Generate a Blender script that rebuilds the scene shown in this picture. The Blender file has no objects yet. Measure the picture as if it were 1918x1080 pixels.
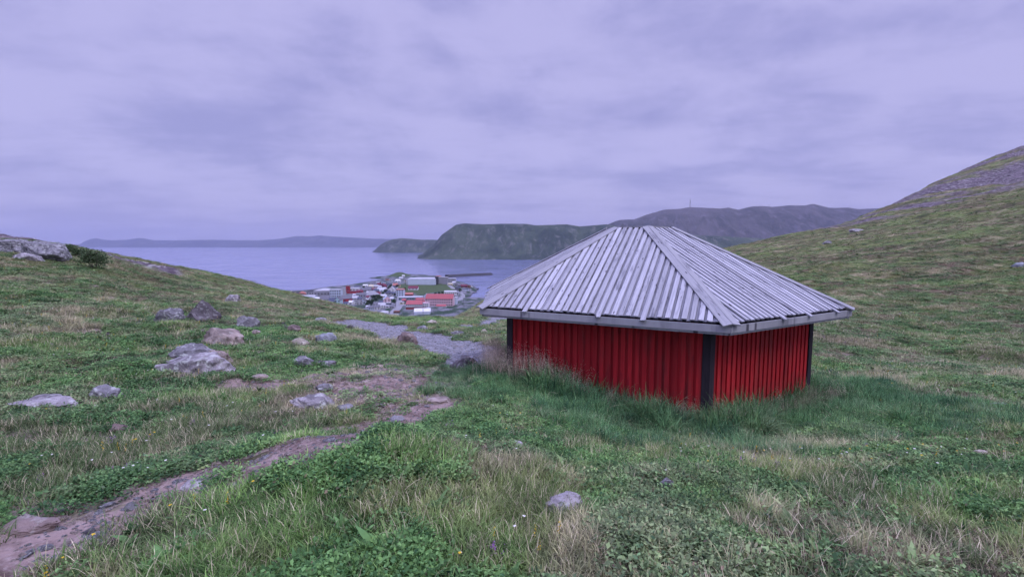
import bpy, bmesh, math, random
import numpy as np
from mathutils import Vector, Matrix, noise as mnoise
random.seed(7); rng = np.random.default_rng(7)
S = bpy.context.scene
R = math.radians
EYE = 1.6                                    # camera height over the turf it stands on; all heights below are relative to the lens
F = 900.0; PITCH = math.atan(85/F); CP, SP = math.cos(PITCH), math.sin(PITCH)
SEA = -105.0

# ------------------------------------------------------------------ camera, sky, sun, exposure
cd = bpy.data.cameras.new('camera'); cam = bpy.data.objects.new('camera', cd); S.collection.objects.link(cam)
cam.location = (0, 0, 0); cam.rotation_euler = (math.pi/2 - PITCH, 0, 0)
cd.sensor_width = 36; cd.lens = 36*F/1918; cd.clip_start = .05; cd.clip_end = 90000
S.camera = cam
S.view_settings.view_transform = 'Standard'; S.view_settings.look = 'None'
S.view_settings.exposure = 0; S.view_settings.gamma = 1
SUN_EL, SUN_AZ = R(52), R(135)               # azimuth clockwise from the view direction: behind the camera, to the right

def srgb(r, g, b):
    f = lambda c: (c/255/12.92) if c/255 <= .04045 else ((c/255+.055)/1.055)**2.4
    return (f(r), f(g), f(b), 1)

class NT:
    """tiny node-tree helper"""
    def __init__(s, tree): s.t = tree; s.n = tree.nodes; s.l = tree.links
    def new(s, typ, **kw):
        n = s.n.new(typ)
        for k, v in kw.items():
            if k.startswith('i_'):
                s.put(n.inputs[int(k[2:]) if k[2:].isdigit() else k[2:].replace('_', ' ')], v)
            else: setattr(n, k, v)
        return n
    def put(s, sock, v):
        if isinstance(v, bpy.types.NodeSocket): s.l.new(v, sock)
        else: sock.default_value = v
    def math(s, op, a, b=None, clamp=False):
        n = s.new('ShaderNodeMath', operation=op, use_clamp=clamp); s.put(n.inputs[0], a)
        if b is not None: s.put(n.inputs[1], b)
        return n.outputs[0]
    def vmath(s, op, a, b=None):
        n = s.new('ShaderNodeVectorMath', operation=op); s.put(n.inputs[0], a)
        if b is not None: s.put(n.inputs[1], b)
        return n.outputs[0]
    def mix(s, f, a, b, blend='MIX'):
        n = s.new('ShaderNodeMix', data_type='RGBA', blend_type=blend)
        s.put(n.inputs[0], f); s.put(n.inputs[6], a); s.put(n.inputs[7], b); return n.outputs[2]
    def noise(s, vec, scale, detail=4, rough=.55, dist=0, out=0):
        n = s.new('ShaderNodeTexNoise'); s.put(n.inputs['Vector'], vec); s.put(n.inputs['Scale'], scale)
        n.inputs['Detail'].default_value = detail; n.inputs['Roughness'].default_value = rough
        n.inputs['Distortion'].default_value = dist; return n.outputs[out]
    def ss(s, v, a, b):
        n = s.new('ShaderNodeMapRange', interpolation_type='SMOOTHSTEP'); s.put(n.inputs[0], v)
        n.inputs[1].default_value = a; n.inputs[2].default_value = b; return n.outputs[0]

W = bpy.data.worlds.new('World'); S.world = W; W.use_nodes = True; W.node_tree.nodes.clear()
w = NT(W.node_tree)
tc = w.new('ShaderNodeTexCoord').outputs['Generated']
sx = w.new('ShaderNodeSeparateXYZ'); w.put(sx.inputs[0], tc)
zz = w.math('ADD', w.math('MAXIMUM', sx.outputs[2], 0), .09)
cv = w.new('ShaderNodeCombineXYZ'); w.put(cv.inputs[0], w.math('DIVIDE', sx.outputs[0], zz)); w.put(cv.inputs[1], w.math('DIVIDE', sx.outputs[1], zz)); cv.inputs[2].default_value = 3.3
cvec = w.vmath('MULTIPLY', cv.outputs[0], (0.8, 1.15, 1))
n1 = w.noise(cvec, .55, 6, .52, .3)
n2 = w.noise(cvec, 1.7, 8, .60, .25)
n3 = w.noise(w.vmath('MULTIPLY', tc, (2.8, 2.8, 6.0)), 1.9, 8, .60, .25)
nn = w.math('ADD', w.math('ADD', w.math('MULTIPLY', n1, .40), w.math('MULTIPLY', n2, .26)), w.math('MULTIPLY', n3, .34))
cl = w.ss(nn, .39, .575)
cloud = w.mix(cl, srgb(161, 161, 218), srgb(190, 187, 238))
low = w.ss(sx.outputs[2], .16, -.01)          # nearer the horizon the deck greys
cloud = w.mix(w.math('MULTIPLY', low, .45), cloud, srgb(172, 167, 222))
sky = w.new('ShaderNodeTexSky', sky_type='NISHITA', sun_disc=False, sun_elevation=SUN_EL, sun_rotation=SUN_AZ)
sk = w.mix(1, sky.outputs[0], (.1, .1, .1, 1), 'MULTIPLY')
base = w.mix(.94, sk, cloud)
up = w.ss(sx.outputs[2], .47, .95)           # an overcast sky is brightest overhead
base = w.mix(up, base, w.mix(1, base, (3.8, 3.9, 3.9, 1), 'MULTIPLY'))
bg = w.new('ShaderNodeBackground'); w.put(bg.inputs[0], base); bg.inputs[1].default_value = 1.0
wo = w.new('ShaderNodeOutputWorld'); w.l.new(bg.outputs[0], wo.inputs[0])

sd = bpy.data.lights.new('sun', 'SUN'); sd.energy = 1.4; sd.angle = R(28); sd.color = (1, .96, .92)
sun = bpy.data.objects.new('sun', sd); S.collection.objects.link(sun)
dvec = Vector((math.sin(SUN_AZ)*math.cos(SUN_EL), math.cos(SUN_AZ)*math.cos(SUN_EL), math.sin(SUN_EL)))
sun.rotation_euler = dvec.to_track_quat('Z', 'Y').to_euler()
S.cycles.max_bounces = 5; S.cycles.diffuse_bounces = 2; S.cycles.adaptive_threshold = .03; S.cycles.glossy_bounces = 2; S.cycles.transparent_max_bounces = 6
S.cycles.volume_bounces = 1; S.cycles.sample_clamp_indirect = 4

# ------------------------------------------------------------------ numpy noise
def _h(ix, iy, s):
    n = (ix.astype(np.int64)*374761393 + iy.astype(np.int64)*668265263 + s*1442695041) & 0x7fffffff
    n = ((n ^ (n >> 13))*1274126177) & 0x7fffffff
    return ((n ^ (n >> 16)) & 0xffffff)/float(0xffffff)
def vnoise(x, y, s=0):
    x = np.asarray(x, float); y = np.asarray(y, float)
    ix, iy = np.floor(x), np.floor(y); fx, fy = x-ix, y-iy
    fx = fx*fx*fx*(fx*(fx*6-15)+10); fy = fy*fy*fy*(fy*(fy*6-15)+10)
    a, b, c, d = _h(ix, iy, s), _h(ix+1, iy, s), _h(ix, iy+1, s), _h(ix+1, iy+1, s)
    return (a*(1-fx)+b*fx)*(1-fy)+(c*(1-fx)+d*fx)*fy
def fbm(x, y, o=4, s=0, g=.5):
    t = 0; a = 1; n = 0; c, q = math.cos(.6), math.sin(.6)
    for k in range(o):
        t = t+a*vnoise(x, y, s+k*17); n += a; a *= g
        x, y = 2.03*(c*x-q*y)+5.1, 2.03*(q*x+c*y)-3.7
    return t/n
def sstep(a, b, v):
    t = np.clip((v-a)/(b-a), 0, 1); return t*t*(3-2*t)

# ------------------------------------------------------------------ the lie of the land
def zat(py, D):                              # height of a sight line at distance D
    b = (540-py)/F; return D*(b*CP-SP)/(CP+b*SP)
def uat(px, py=455):
    return ((px-959)/F)/(CP+(540-py)/F*SP)
def ray(px, py, D): return np.array([uat(px, py)*D, D, zat(py, D)])
COL = {
 -1500:[(2.5,-1.7,'z'),(5,-1.7,'z'),(10,-1.3,'z'),(22,.2,'z'),(46,4,'z'),(90,6,'z'),(200,-10,'z'),(400,-70,'z'),(600,-110,'z'),(1700,-112,'z')],
 -400:[(2.5,-1.72,'z'),(5,-1.85,'z'),(8,700),(12,610),(18,545),(26,490),(36,455),(48,425),(70,425),(120,455),(220,-22,'z'),(400,-70,'z'),(600,-110,'z'),(1700,-112,'z')],
 0:  [(2.5,-1.74,'z'),(4,-1.88,'z'),(6,745),(8,684),(10,642),(13,602),(17,566),(23,528),(30,492),(38,462),(46,440),(60,443),(90,470),(150,500),(250,-35,'z'),(400,-75,'z'),(600,-110,'z'),(1700,-112,'z')],
 90: [(2.5,-1.74,'z'),(4,-1.9,'z'),(6,750),(8,690),(10,650),(13,612),(17,576),(23,540),(30,504),(38,472),(46,454),(60,462),(90,472),(150,500),(250,-35,'z'),(400,-75,'z'),(600,-110,'z'),(1700,-112,'z')],
 175:[(2.5,-1.74,'z'),(4,-1.92,'z'),(6,756),(8,696),(10,656),(13,617),(17,583),(23,550),(30,517),(38,484),(45,464),(52,478),(66,476),(90,467),(150,490),(250,-35,'z'),(400,-75,'z'),(600,-110,'z'),(1700,-112,'z')],
 230:[(2.5,-1.72,'z'),(4,-1.93,'z'),(6,760),(8,700),(10,660),(13,620),(17,589),(23,562),(30,540),(38,520),(46,507),(60,493),(75,485),(92,480),(150,498),(250,-35,'z'),(400,-75,'z'),(600,-110,'z'),(1700,-112,'z')],
 330:[(2.5,-1.70,'z'),(4,-1.94,'z'),(6,764),(8,704),(10,663),(13,626),(17,598),(23,574),(30,556),(38,540),(46,530),(60,516),(75,506),(92,497),(150,518),(250,-38,'z'),(400,-78,'z'),(600,-110,'z'),(1700,-112,'z')],
 450:[(2.5,-1.68,'z'),(4,-1.94,'z'),(6,768),(8,708),(10,667),(13,633),(17,608),(23,587),(30,571),(38,558),(46,549),(60,540),(75,533),(92,525),(150,540),(250,-40,'z'),(400,-80,'z'),(600,-100,'z'),(1700,-112,'z')],
 540:[(2.5,-1.66,'z'),(4,-1.92,'z'),(6,770),(8,712),(10,672),(13,639),(17,615),(23,598),(30,584),(38,574),(46,566),(60,561),(75,556),(92,549),(150,560),(250,-42,'z'),(400,-82,'z'),(600,-90,'z'),(1700,-112,'z')],
 640:[(2.5,-1.65,'z'),(4,-1.9,'z'),(6,770),(8,716),(10,677),(13,644),(17,624),(23,609),(29,600),(33,590),(38,586),(46,581),(60,578),(75,574),(92,574),(150,610),(250,-52,'z'),(400,-84,'z'),(600,-90,'z'),(1700,-112,'z')],
 700:[(2.5,-1.64,'z'),(4,-1.88,'z'),(6,770),(8,716),(10,682),(13,649),(17,628),(23,613),(29,603),(34,596),(38,593),(46,589),(60,587),(75,592),(92,602),(150,640),(250,-56,'z'),(400,-84,'z'),(600,-90,'z'),(1700,-112,'z')],
 760:[(2.5,-1.63,'z'),(4,-1.87,'z'),(6,768),(8,714),(10,686),(13,656),(17,634),(23,615),(29,604),(34,598),(38,595),(46,594),(60,600),(75,610),(92,620),(150,650),(250,-58,'z'),(400,-84,'z'),(600,-90,'z'),(1700,-112,'z')],
 830:[(2.5,-1.62,'z'),(4,-1.86,'z'),(6,766),(8,712),(10,690),(13,662),(17,638),(23,617),(29,606),(34,600),(38,598),(46,597),(60,605),(75,609),(92,606),(115,599),(150,608),(250,-56,'z'),(400,-84,'z'),(600,-95,'z'),(1700,-112,'z')],
 905:[(2.5,-1.60,'z'),(4,-1.86,'z'),(6,768),(8,716),(10,692),(13,660),(17,638),(23,620),(29,609),(34,604),(38,602),(46,601),(60,603),(75,596),(92,588),(115,577),(140,566),(165,556),(200,567),(300,-55,'z'),(450,-95,'z'),(700,-109,'z'),(1700,-112,'z')],
 1000:[(2.5,-1.6,'z'),(4,-1.88,'z'),(6,-2.22,'z'),(8,-2.52,'z'),(10,-2.6,'z'),(13,652),(17,634),(23,615),(30,603),(46,592),(60,582),(92,562),(140,543),(180,537),(230,548),(300,-42,'z'),(450,-80,'z'),(700,-109,'z'),(1700,-112,'z')],
 1200:[(2.5,-1.6,'z'),(4,-1.95,'z'),(6,-2.5,'z'),(8,-2.88,'z'),(10,-2.93,'z'),(13,650),(17,628),(23,605),(30,585),(46,560),(60,545),(92,522),(140,505),(190,498),(250,508),(350,-35,'z'),(500,-70,'z'),(900,-109,'z'),(1700,-112,'z')],
 1370:[(2.5,-1.62,'z'),(4,-1.97,'z'),(6,-2.56,'z'),(8,-3,'z'),(10,-3.05,'z'),(13,652),(17,624),(23,596),(30,570),(46,540),(60,522),(92,494),(140,474),(195,464),(260,470),(350,-20,'z'),(500,-55,'z'),(900,-109,'z'),(1700,-112,'z')],
 1470:[(2.5,-1.62,'z'),(4,-1.97,'z'),(6,-2.56,'z'),(8,-3.02,'z'),(10,-3.15,'z'),(13,668),(17,638),(23,604),(30,574),(46,538),(60,517),(92,484),(140,458),(195,443),(260,446),(350,-10,'z'),(500,-45,'z'),(900,-109,'z'),(1700,-112,'z')],
 1570:[(2.5,-1.63,'z'),(4,-1.97,'z'),(6,-2.48,'z'),(8,-2.9,'z'),(10,-3.1,'z'),(13,683),(17,655),(23,615),(30,582),(46,538),(60,514),(92,475),(140,444),(195,426),(260,424),(350,8,'z'),(500,-30,'z'),(900,-109,'z'),(1700,-112,'z')],
 1640:[(2.5,-1.64,'z'),(4,-1.96,'z'),(6,-2.4,'z'),(8,-2.7,'z'),(10,-2.95,'z'),(13,690),(17,662),(23,622),(30,586),(46,536),(60,508),(92,464),(140,430),(195,408),(260,393),(350,18,'z'),(500,-20,'z'),(900,-109,'z'),(1700,-112,'z')],
 1760:[(2.5,-1.65,'z'),(4,-1.97,'z'),(6,-2.4,'z'),(8,-2.72,'z'),(10,-3.0,'z'),(13,698),(17,668),(23,626),(30,586),(46,530),(60,496),(92,448),(140,410),(195,381),(250,347),(310,326),(450,20,'z'),(600,-10,'z'),(1000,-109,'z'),(1700,-112,'z')],
 1918:[(2.5,-1.66,'z'),(4,-1.98,'z'),(6,-2.4,'z'),(8,-2.75,'z'),(10,-3.05,'z'),(13,700),(17,668),(23,622),(30,578),(46,516),(60,478),(92,424),(140,378),(195,340),(250,298),(320,258),(450,40,'z'),(600,0,'z'),(1000,-109,'z'),(1700,-112,'z')],
 2500:[(2.5,-1.66,'z'),(5,-2.0,'z'),(10,-2.9,'z'),(17,640),(30,520),(60,400),(140,250),(320,120),(500,100,'z'),(800,0,'z'),(1200,-109,'z'),(1700,-112,'z')],
 3600:[(2.5,-1.66,'z'),(5,-2.0,'z'),(10,-2.2,'z'),(30,0,'z'),(60,8,'z'),(140,40,'z'),(320,100,'z'),(500,100,'z'),(800,0,'z'),(1200,-109,'z'),(1700,-112,'z')],
}
LD = np.linspace(math.log(.6), math.log(1750), 520)
UG = np.linspace(-3, 3, 1201)
cu, cz = [], []
for px in sorted(COL):
    pts = [(math.log(p[0]), p[1] if len(p) == 3 else zat(p[1], p[0])) for p in COL[px]]
    cu.append((px-959)/F/(CP+SP*SP/CP)); x, y = zip(*([(math.log(.6), -1.6)]+pts)); cz.append(np.interp(LD, x, y))
cu = np.array(cu); cz = np.array(cz)
ZG = np.array([np.interp(UG, cu, cz[:, j]) for j in range(len(LD))])      # [D, u]
def blur(a, k, ax):
    g = np.exp(-.5*(np.arange(-3*k, 3*k+1)/k)**2); g /= g.sum()
    p = np.concatenate([np.repeat(a.take([0], ax), 3*k, ax), a, np.repeat(a.take([-1], ax), 3*k, ax)], ax)
    return np.apply_along_axis(lambda v: np.convolve(v, g, 'valid'), ax, p)
ZG = blur(blur(ZG, 3, 0), 6, 1)
SHORE = [(430,556),(480,553),(560,549),(600,542),(640,538.5),(665,534),(683,530),(705,527),(724,524.3),(703,521.6),(688,520.8),(700,519.4),(735,517.8),(745,515),(765,514.3),(800,515.2),(838,518.5),(852,524),(858,529),(880,533.5),(896,541),(893,546),(884,552),(876,559),(864,565),(866,567.5),(880,567),(905,566),(990,572),(990,900),(300,900)]
SH = np.array([[uat(a, b)*(-SEA*F/(b-455)), -SEA*F/(b-455)] for a, b in SHORE])
def poly_sd(P, x, y):                        # signed distance, + inside
    d = np.full(x.shape, 1e9); ins = np.zeros(x.shape, bool); n = len(P)
    for i in range(n):
        a, b = P[i], P[(i+1) % n]; e = b-a; wx, wy = x-a[0], y-a[1]
        t = np.clip((wx*e[0]+wy*e[1])/(e@e), 0, 1)
        d = np.minimum(d, np.hypot(wx-t*e[0], wy-t*e[1]))
        c = ((a[1] <= y) & (b[1] > y)) | ((b[1] <= y) & (a[1] > y))
        with np.errstate(divide='ignore', invalid='ignore'):
            ins ^= c & (wx < e[0]*wy/np.where(e[1] == 0, 1e-9, e[1]))
    return np.where(ins, d, -d)
def gauss(X, Y, px, D, rx, ry, h):
    return h*np.exp(-(((X-uat(px)*D)/rx)**2+((Y-D)/ry)**2))
def town(X, Y):
    sd_ = poly_sd(SH, X+8*(fbm(X/30, Y/30, 2, 5)-.5), Y)
    e = np.interp(Y, [420, 500, 650, 800, 900, 1000, 1200, 1400, 1700], [24, 22, 16.5, 13, 10.5, 8.5, 6.5, 4.5, 4])
    e = e + gauss(X, Y, 795, 1110, 75, 120, 11)+gauss(X, Y, 746, 1490, 24, 40, 11)+gauss(X, Y, 700, 1150, 40, 90, 4)+gauss(X, Y, 870, 930, 26, 60, -5)
    return SEA+np.clip(sd_*.25, -4, 1)*1.0+(e-1)*sstep(0, 26, sd_)
def bumps(X, Y, D):
    b = (fbm(X/.55, Y/.55, 3, 11)-.5)*.12*np.clip(1.6-D/20, .5, 1)+(fbm(X/1.3, Y/1.3, 3, 17)-.5)*.20*sstep(3, 9, D)
    b = b+(fbm(X/2.6, Y/2.6, 4, 23)-.5)*.50*sstep(3, 14, D)
    b = b+(fbm(X/8, Y/8, 5, 31, .62)-.5)*1.4*sstep(14, 60, D)*(1-sstep(330, 480, D)*.9)
    b = b+(fbm(X/30, Y/30, 4, 37, .6)-.5)*5.0*sstep(90, 220, D)*(1-sstep(330, 480, D)*.95)
    return b
_pathA = []
def base_h(X, Y):
    X = np.asarray(X, float); Y = np.asarray(Y, float)
    D = np.maximum(Y, .6); u = np.clip(X/D, -2.99, 2.99)
    fi = np.clip((np.log(D)-LD[0])/(LD[1]-LD[0]), 0, len(LD)-1.001); fj = (u-UG[0])/(UG[1]-UG[0])
    i = fi.astype(int); j = fj.astype(int); a, b = fi-i, fj-j
    z = ZG[i, j]*(1-a)*(1-b)+ZG[i+1, j]*a*(1-b)+ZG[i, j+1]*(1-a)*b+ZG[i+1, j+1]*a*b
    wt = sstep(300, 470, D)*sstep(uat(420), uat(520), u)*(1-sstep(uat(905), uat(985), u))
    m = wt > 0
    if m.any():
        z = np.array(z); z[m] = z[m]*(1-wt[m])+town(X[m], Y[m])*wt[m]
    z = z+bumps(X, Y, D)*(1-.97*wt)
    z = z+gauss(X, Y, 600, 3.85, 1.0, .62, .36)+gauss(X, Y, 700, 3.3, .5, .5, .06)   # the turf hummock by the trodden path
    z = z-.12*sstep(1.0, 4.5, np.hypot(X-2.7, Y-10.3)-3.2)*0
    return z
def hit(px, py, hf=base_h, d0=1.2, d1=1740):
    Ds = np.exp(np.linspace(math.log(d0), math.log(d1), 5000))
    u = uat(px, py); zr = zat(py, Ds); g = hf(u*Ds, Ds)
    k = np.where(zr < g)[0]
    if len(k) == 0: k = [len(Ds)-1]
    D = Ds[k[0]]; return np.array([u*D, D, float(hf(np.array([u*D]), np.array([D]))[0])])
TRACKS = [([(-160,1100),(0,1045),(60,1018),(170,962),(280,915),(400,872),(500,842),(620,812),(720,790),(800,765),(850,735),(850,700),(840,680)], .31),
          ([(425,722),(520,714),(640,700),(740,690),(840,684)], .22),
          ([(560,812),(660,800),(760,782),(840,752)], .13)]
TR = [(np.array([hit(*p)[:2] for p in t]), w_) for t, w_ in TRACKS]
GR = np.array([hit(*p)[:2] for p in [(600,598.5),(640,599),(700,601.5),(760,613),(840,629),(905,643),(945,656),(945,690),(925,694),(880,684),(835,672),(800,655),(765,640),(700,628),(650,613)]])
GR2 = np.array([hit(*p)[:2] for p in [(862,612),(893,606.5),(912,597),(935,592),(960,592),(958,598),(932,604),(905,610),(880,614)]])
def seg_d(P, x, y):
    d = np.full(x.shape, 1e9)
    for a, b in zip(P[:-1], P[1:]):
        e = b-a; t = np.clip(((x-a[0])*e[0]+(y-a[1])*e[1])/(e@e), 0, 1)
        d = np.minimum(d, np.hypot(x-a[0]-t*e[0], y-a[1]-t*e[1]))
    return d
HUTC = np.array([2.72, 10.35])
ROADS = [([(752,548),(750,560),(748,572),(738,584),(725,592)], 6), ([(748,572),(775,568),(800,576)], 5), ([(860,545),(868,552),(862,560),(845,566)], 5), ([(700,556),(745,556)], 4), ([(742,536),(748,548)], 4), ([(838,531),(850,541),(868,542)], 5)]
RD = [(np.array([hit(*p)[:2] for p in t]), w_) for t, w_ in ROADS]
def masks(X, Y):
    D = np.maximum(Y, .6); u = X/D; out = {}
    n1 = fbm(X/.35, Y/.35, 3, 71)-.5; n2 = fbm(X/1.3, Y/1.3, 3, 73)-.5
    dirt = np.zeros(X.shape); near = D < 40
    for P, wd in TR:
        d = seg_d(P, X[near], Y[near]); dirt[near] = np.maximum(dirt[near], sstep(wd+.17, wd-.15, d+n1[near]*.32+n2[near]*.25))
    patch = np.exp(-(((X-uat(790)*7.6)/1.5)**2+((Y-7.9)/1.9)**2))
    dirt = np.maximum(dirt, sstep(.38, .66, patch*.66+n1*.9+n2*.5)*.9)
    dirt = np.maximum(dirt, .55*sstep(.25, .6, np.exp(-(((X-uat(770)*8)/2.3)**2+((Y-8.4)/2.4)**2))+n2*.5)); dirt = np.maximum(dirt, sstep(.60, .74, fbm(X/.8, Y/.8, 4, 79))*(D < 25)*.45)
    g = np.zeros(X.shape); mid = (D > 6) & (D < 90)
    g[mid] = sstep(-.15, .15, np.maximum(poly_sd(GR, X[mid], Y[mid]), poly_sd(GR2, X[mid], Y[mid]))+n1[mid]*.4+n2[mid]*.7)
    rock = sstep(.0, .25, (fbm(X/14+Y/60, Y/55, 4, 83, .6)-.53)*1.6+.05+sstep(170, 215, D+40*(vnoise(X/20, Y/20, 3)-.5))*.22-.03)*(u > uat(1500))*sstep(160, 190, D)*(D < 900)
    rl = sstep(.45, .62, fbm(X/3, Y/7, 4, 87, .6)+.10)*sstep(uat(125), uat(60), u+.02*n2)*sstep(35, 39, D)*(D < 80)
    rl = np.maximum(rl, sstep(.44, .56, fbm(X/3, Y/9, 4, 89, .6)+.03)*sstep(uat(178), uat(192), u)*sstep(uat(350), uat(320), u)*sstep(56, 62, D)*sstep(86, 80, D))
    rock = np.maximum(rock, rl)
    hd = np.hypot(X-HUTC[0], (Y-HUTC[1]))
    lush = sstep(6.0, 4.9, hd+n2*1.6+np.maximum(0, Y-HUTC[1])*.3)
    lush = np.maximum(lush, sstep(.35, .6, np.exp(-(((X-5.9)/2.4)**2+((Y-7.2)/1.6)**2))+n2*.4))
    sdt = np.full(X.shape, -99.); far = D > 400
    sdt[far] = poly_sd(SH, X[far], Y[far])
    tw = (sdt > -6)*(D > 420)*(u > uat(500))*(u < uat(935))
    road = np.zeros(X.shape)
    for P, wd in RD: road[far] = np.maximum(road[far], (seg_d(P, X[far], Y[far]) < wd))
    green = np.maximum(gauss(X, Y, 795, 1000, 75, 130, 1.1), gauss(X, Y, 746, 1480, 34, 50, 1.3))
    return dict(dirt=dirt*(1-g), gravel=g, rock=rock, lush=lush, town=tw*1., road=road*tw, moor=sstep(12, 42, D+8*n2)*(1-tw), fresh=sstep(.28, .60, np.maximum(gauss(X, Y, 600, 3.75, 1.15, .75, 1.), np.maximum(gauss(X, Y, 780, 33, 5, 4, .9), np.maximum(gauss(X, Y, 500, 14.5, 2.2, 2, .9), gauss(X, Y, 1560, 6.3, 1.6, .8, .7))))+(fbm(X/.7, Y/.7, 3, 203)-.5)*.9)*1., soil_shade=sstep(34, 14, D), green=sstep(.4, .6, green+(fbm(X/12, Y/40, 3, 93)-.5)*.6), wet=sstep(5, 0, sdt)*tw)
def height(X, Y):
    z = base_h(X, Y); m = masks(np.asarray(X, float), np.asarray(Y, float))
    return z-.055*m['dirt']-.03*m['gravel']+(m['rock']*(fbm(np.asarray(X)/1.8, np.asarray(Y)/2.5, 3, 97)-.4)*.7)

# ------------------------------------------------------------------ object helpers
COLL = S.collection
def props(o, label=None, cat=None, group=None, kind=None):
    for k, v in (('label', label), ('category', cat), ('group', group), ('kind', kind)):
        if v: o[k] = v
    return o
def link(name, me, mat=None, parent=None, loc=None):
    o = bpy.data.objects.new(name, me); COLL.objects.link(o)
    if mat is not None and me is not None and len(me.materials) == 0: me.materials.append(mat)
    if parent is not None: o.parent = parent
    if loc is not None: o.location = loc
    return o
def empty(name, loc, label, cat, group=None, rz=0):
    o = bpy.data.objects.new(name, None); COLL.objects.link(o); o.location = loc; o.rotation_euler = (0, 0, rz); o.empty_display_size = .2
    return props(o, label, cat, group)
def np_mesh(name, V, Q, attrs=None, smooth=True, uv=None):
    me = bpy.data.meshes.new(name); V = np.asarray(V, np.float32); Q = np.asarray(Q, np.int32); k = Q.shape[1]
    me.vertices.add(len(V)); me.vertices.foreach_set('co', V.ravel())
    me.loops.add(Q.size); me.loops.foreach_set('vertex_index', Q.ravel())
    me.polygons.add(len(Q)); me.polygons.foreach_set('loop_start', np.arange(0, Q.size, k, dtype=np.int32))
    me.polygons.foreach_set('use_smooth', np.full(len(Q), smooth))
    me.update(calc_edges=True)
    for n, v in (attrs or {}).items():
        a = me.attributes.new(n, 'FLOAT', 'POINT'); a.data.foreach_set('value', np.asarray(v, np.float32))
    if uv is not None:
        l = me.uv_layers.new(name='UVMap'); l.data.foreach_set('uv', np.asarray(uv, np.float32)[Q.ravel()].ravel())
    me.validate(); return me
class MB:
    """collects quads/ngons with uv per corner and a per-face random value"""
    def __init__(s): s.v = []; s.f = []; s.uv = []; s.r = []
    def face(s, pts, uv=None, r=0.):
        i = len(s.v); s.v += [tuple(p) for p in pts]; s.f.append(tuple(range(i, i+len(pts))))
        s.uv += [tuple(q) for q in (uv or [(0, 0)]*len(pts))]; s.r.append(r)
    def prism(s, top, nrm, th, r=0., uvs=None):
        top = [Vector(p) for p in top]; dn = Vector(nrm)*-th; bot = [p+dn for p in top]; n = len(top)
        s.face(top, uvs, r)
        for k in range(n):
            a, b = k, (k+1) % n
            s.face([top[b], top[a], bot[a], bot[b]], [uvs[b], uvs[a], uvs[a], uvs[b]] if uvs else None, r)
        s.face(bot[::-1], uvs[::-1] if uvs else None, r)
    def box(s, c, sz, rz=0, r=0.):
        hx, hy, hz = sz[0]/2, sz[1]/2, sz[2]/2; m = Matrix.Rotation(rz, 3, 'Z'); c = Vector(c)
        P = [c+m@Vector((x, y, hz)) for x, y in ((-hx, -hy), (hx, -hy), (hx, hy), (-hx, hy))]
        o = random.random()*20
        s.prism(P, (0, 0, 1), sz[2], r, [(o, 0), (o+sz[0], 0), (o+sz[0], sz[1]), (o, sz[1])])
    def beam(s, a, b, w_, h_, r=0., up=(0, 0, 1)):
        a, b = Vector(a), Vector(b); d = b-a; L = d.length; d.normalize(); sd_ = d.cross(Vector(up)).normalized(); up_ = sd_.cross(d)
        P = [a-sd_*w_/2+up_*h_/2, a+sd_*w_/2+up_*h_/2, b+sd_*w_/2+up_*h_/2, b-sd_*w_/2+up_*h_/2]; o = random.random()*20
        s.prism(P, up_, h_, r, [(0, o), (0, o+w_), (L, o+w_), (L, o)])
    def build(s, name, mat, parent=None, loc=None, smooth=False):
        me = bpy.data.meshes.new(name); me.from_pydata(s.v, [], s.f)
        l = me.uv_layers.new(name='UVMap'); l.data.foreach_set('uv', np.array(s.uv, np.float32).ravel())
        a = me.attributes.new('rnd', 'FLOAT', 'FACE'); a.data.foreach_set('value', np.array(s.r, np.float32))
        if smooth: me.polygons.foreach_set('use_smooth', np.full(len(me.polygons), True))
        me.update(); return link(name, me, mat, parent, loc)

# ------------------------------------------------------------------ materials
def mat(name, rough=.85, spec=.3):
    m = bpy.data.materials.new(name); m.use_nodes = True; m.node_tree.nodes.clear(); n = NT(m.node_tree)
    b = n.new('ShaderNodeBsdfPrincipled'); b.inputs['Roughness'].default_value = rough
    b.inputs['Specular IOR Level'].default_value = spec
    o = n.new('ShaderNodeOutputMaterial'); n.l.new(b.outputs[0], o.inputs[0]); return m, n, b
def bump(n, b, h, strength=.5, dist=.02):
    k = n.new('ShaderNodeBump'); k.inputs['Strength'].default_value = strength; k.inputs['Distance'].default_value = dist
    n.put(k.inputs['Height'], h); n.l.new(k.outputs[0], b.inputs['Normal'])
def simple(name, col, rough=.8, var=.12, scale=.6, spec=.3):
    m, n, b = mat(name, rough, spec); p = n.new('ShaderNodeNewGeometry').outputs['Position']
    f = n.noise(p, scale, 4); c = n.mix(f, tuple(x*(1-var*2) for x in col[:3])+(1,), tuple(min(1, x*(1+var*2)) for x in col[:3])+(1,))
    n.put(b.inputs['Base Color'], c); return m

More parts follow.
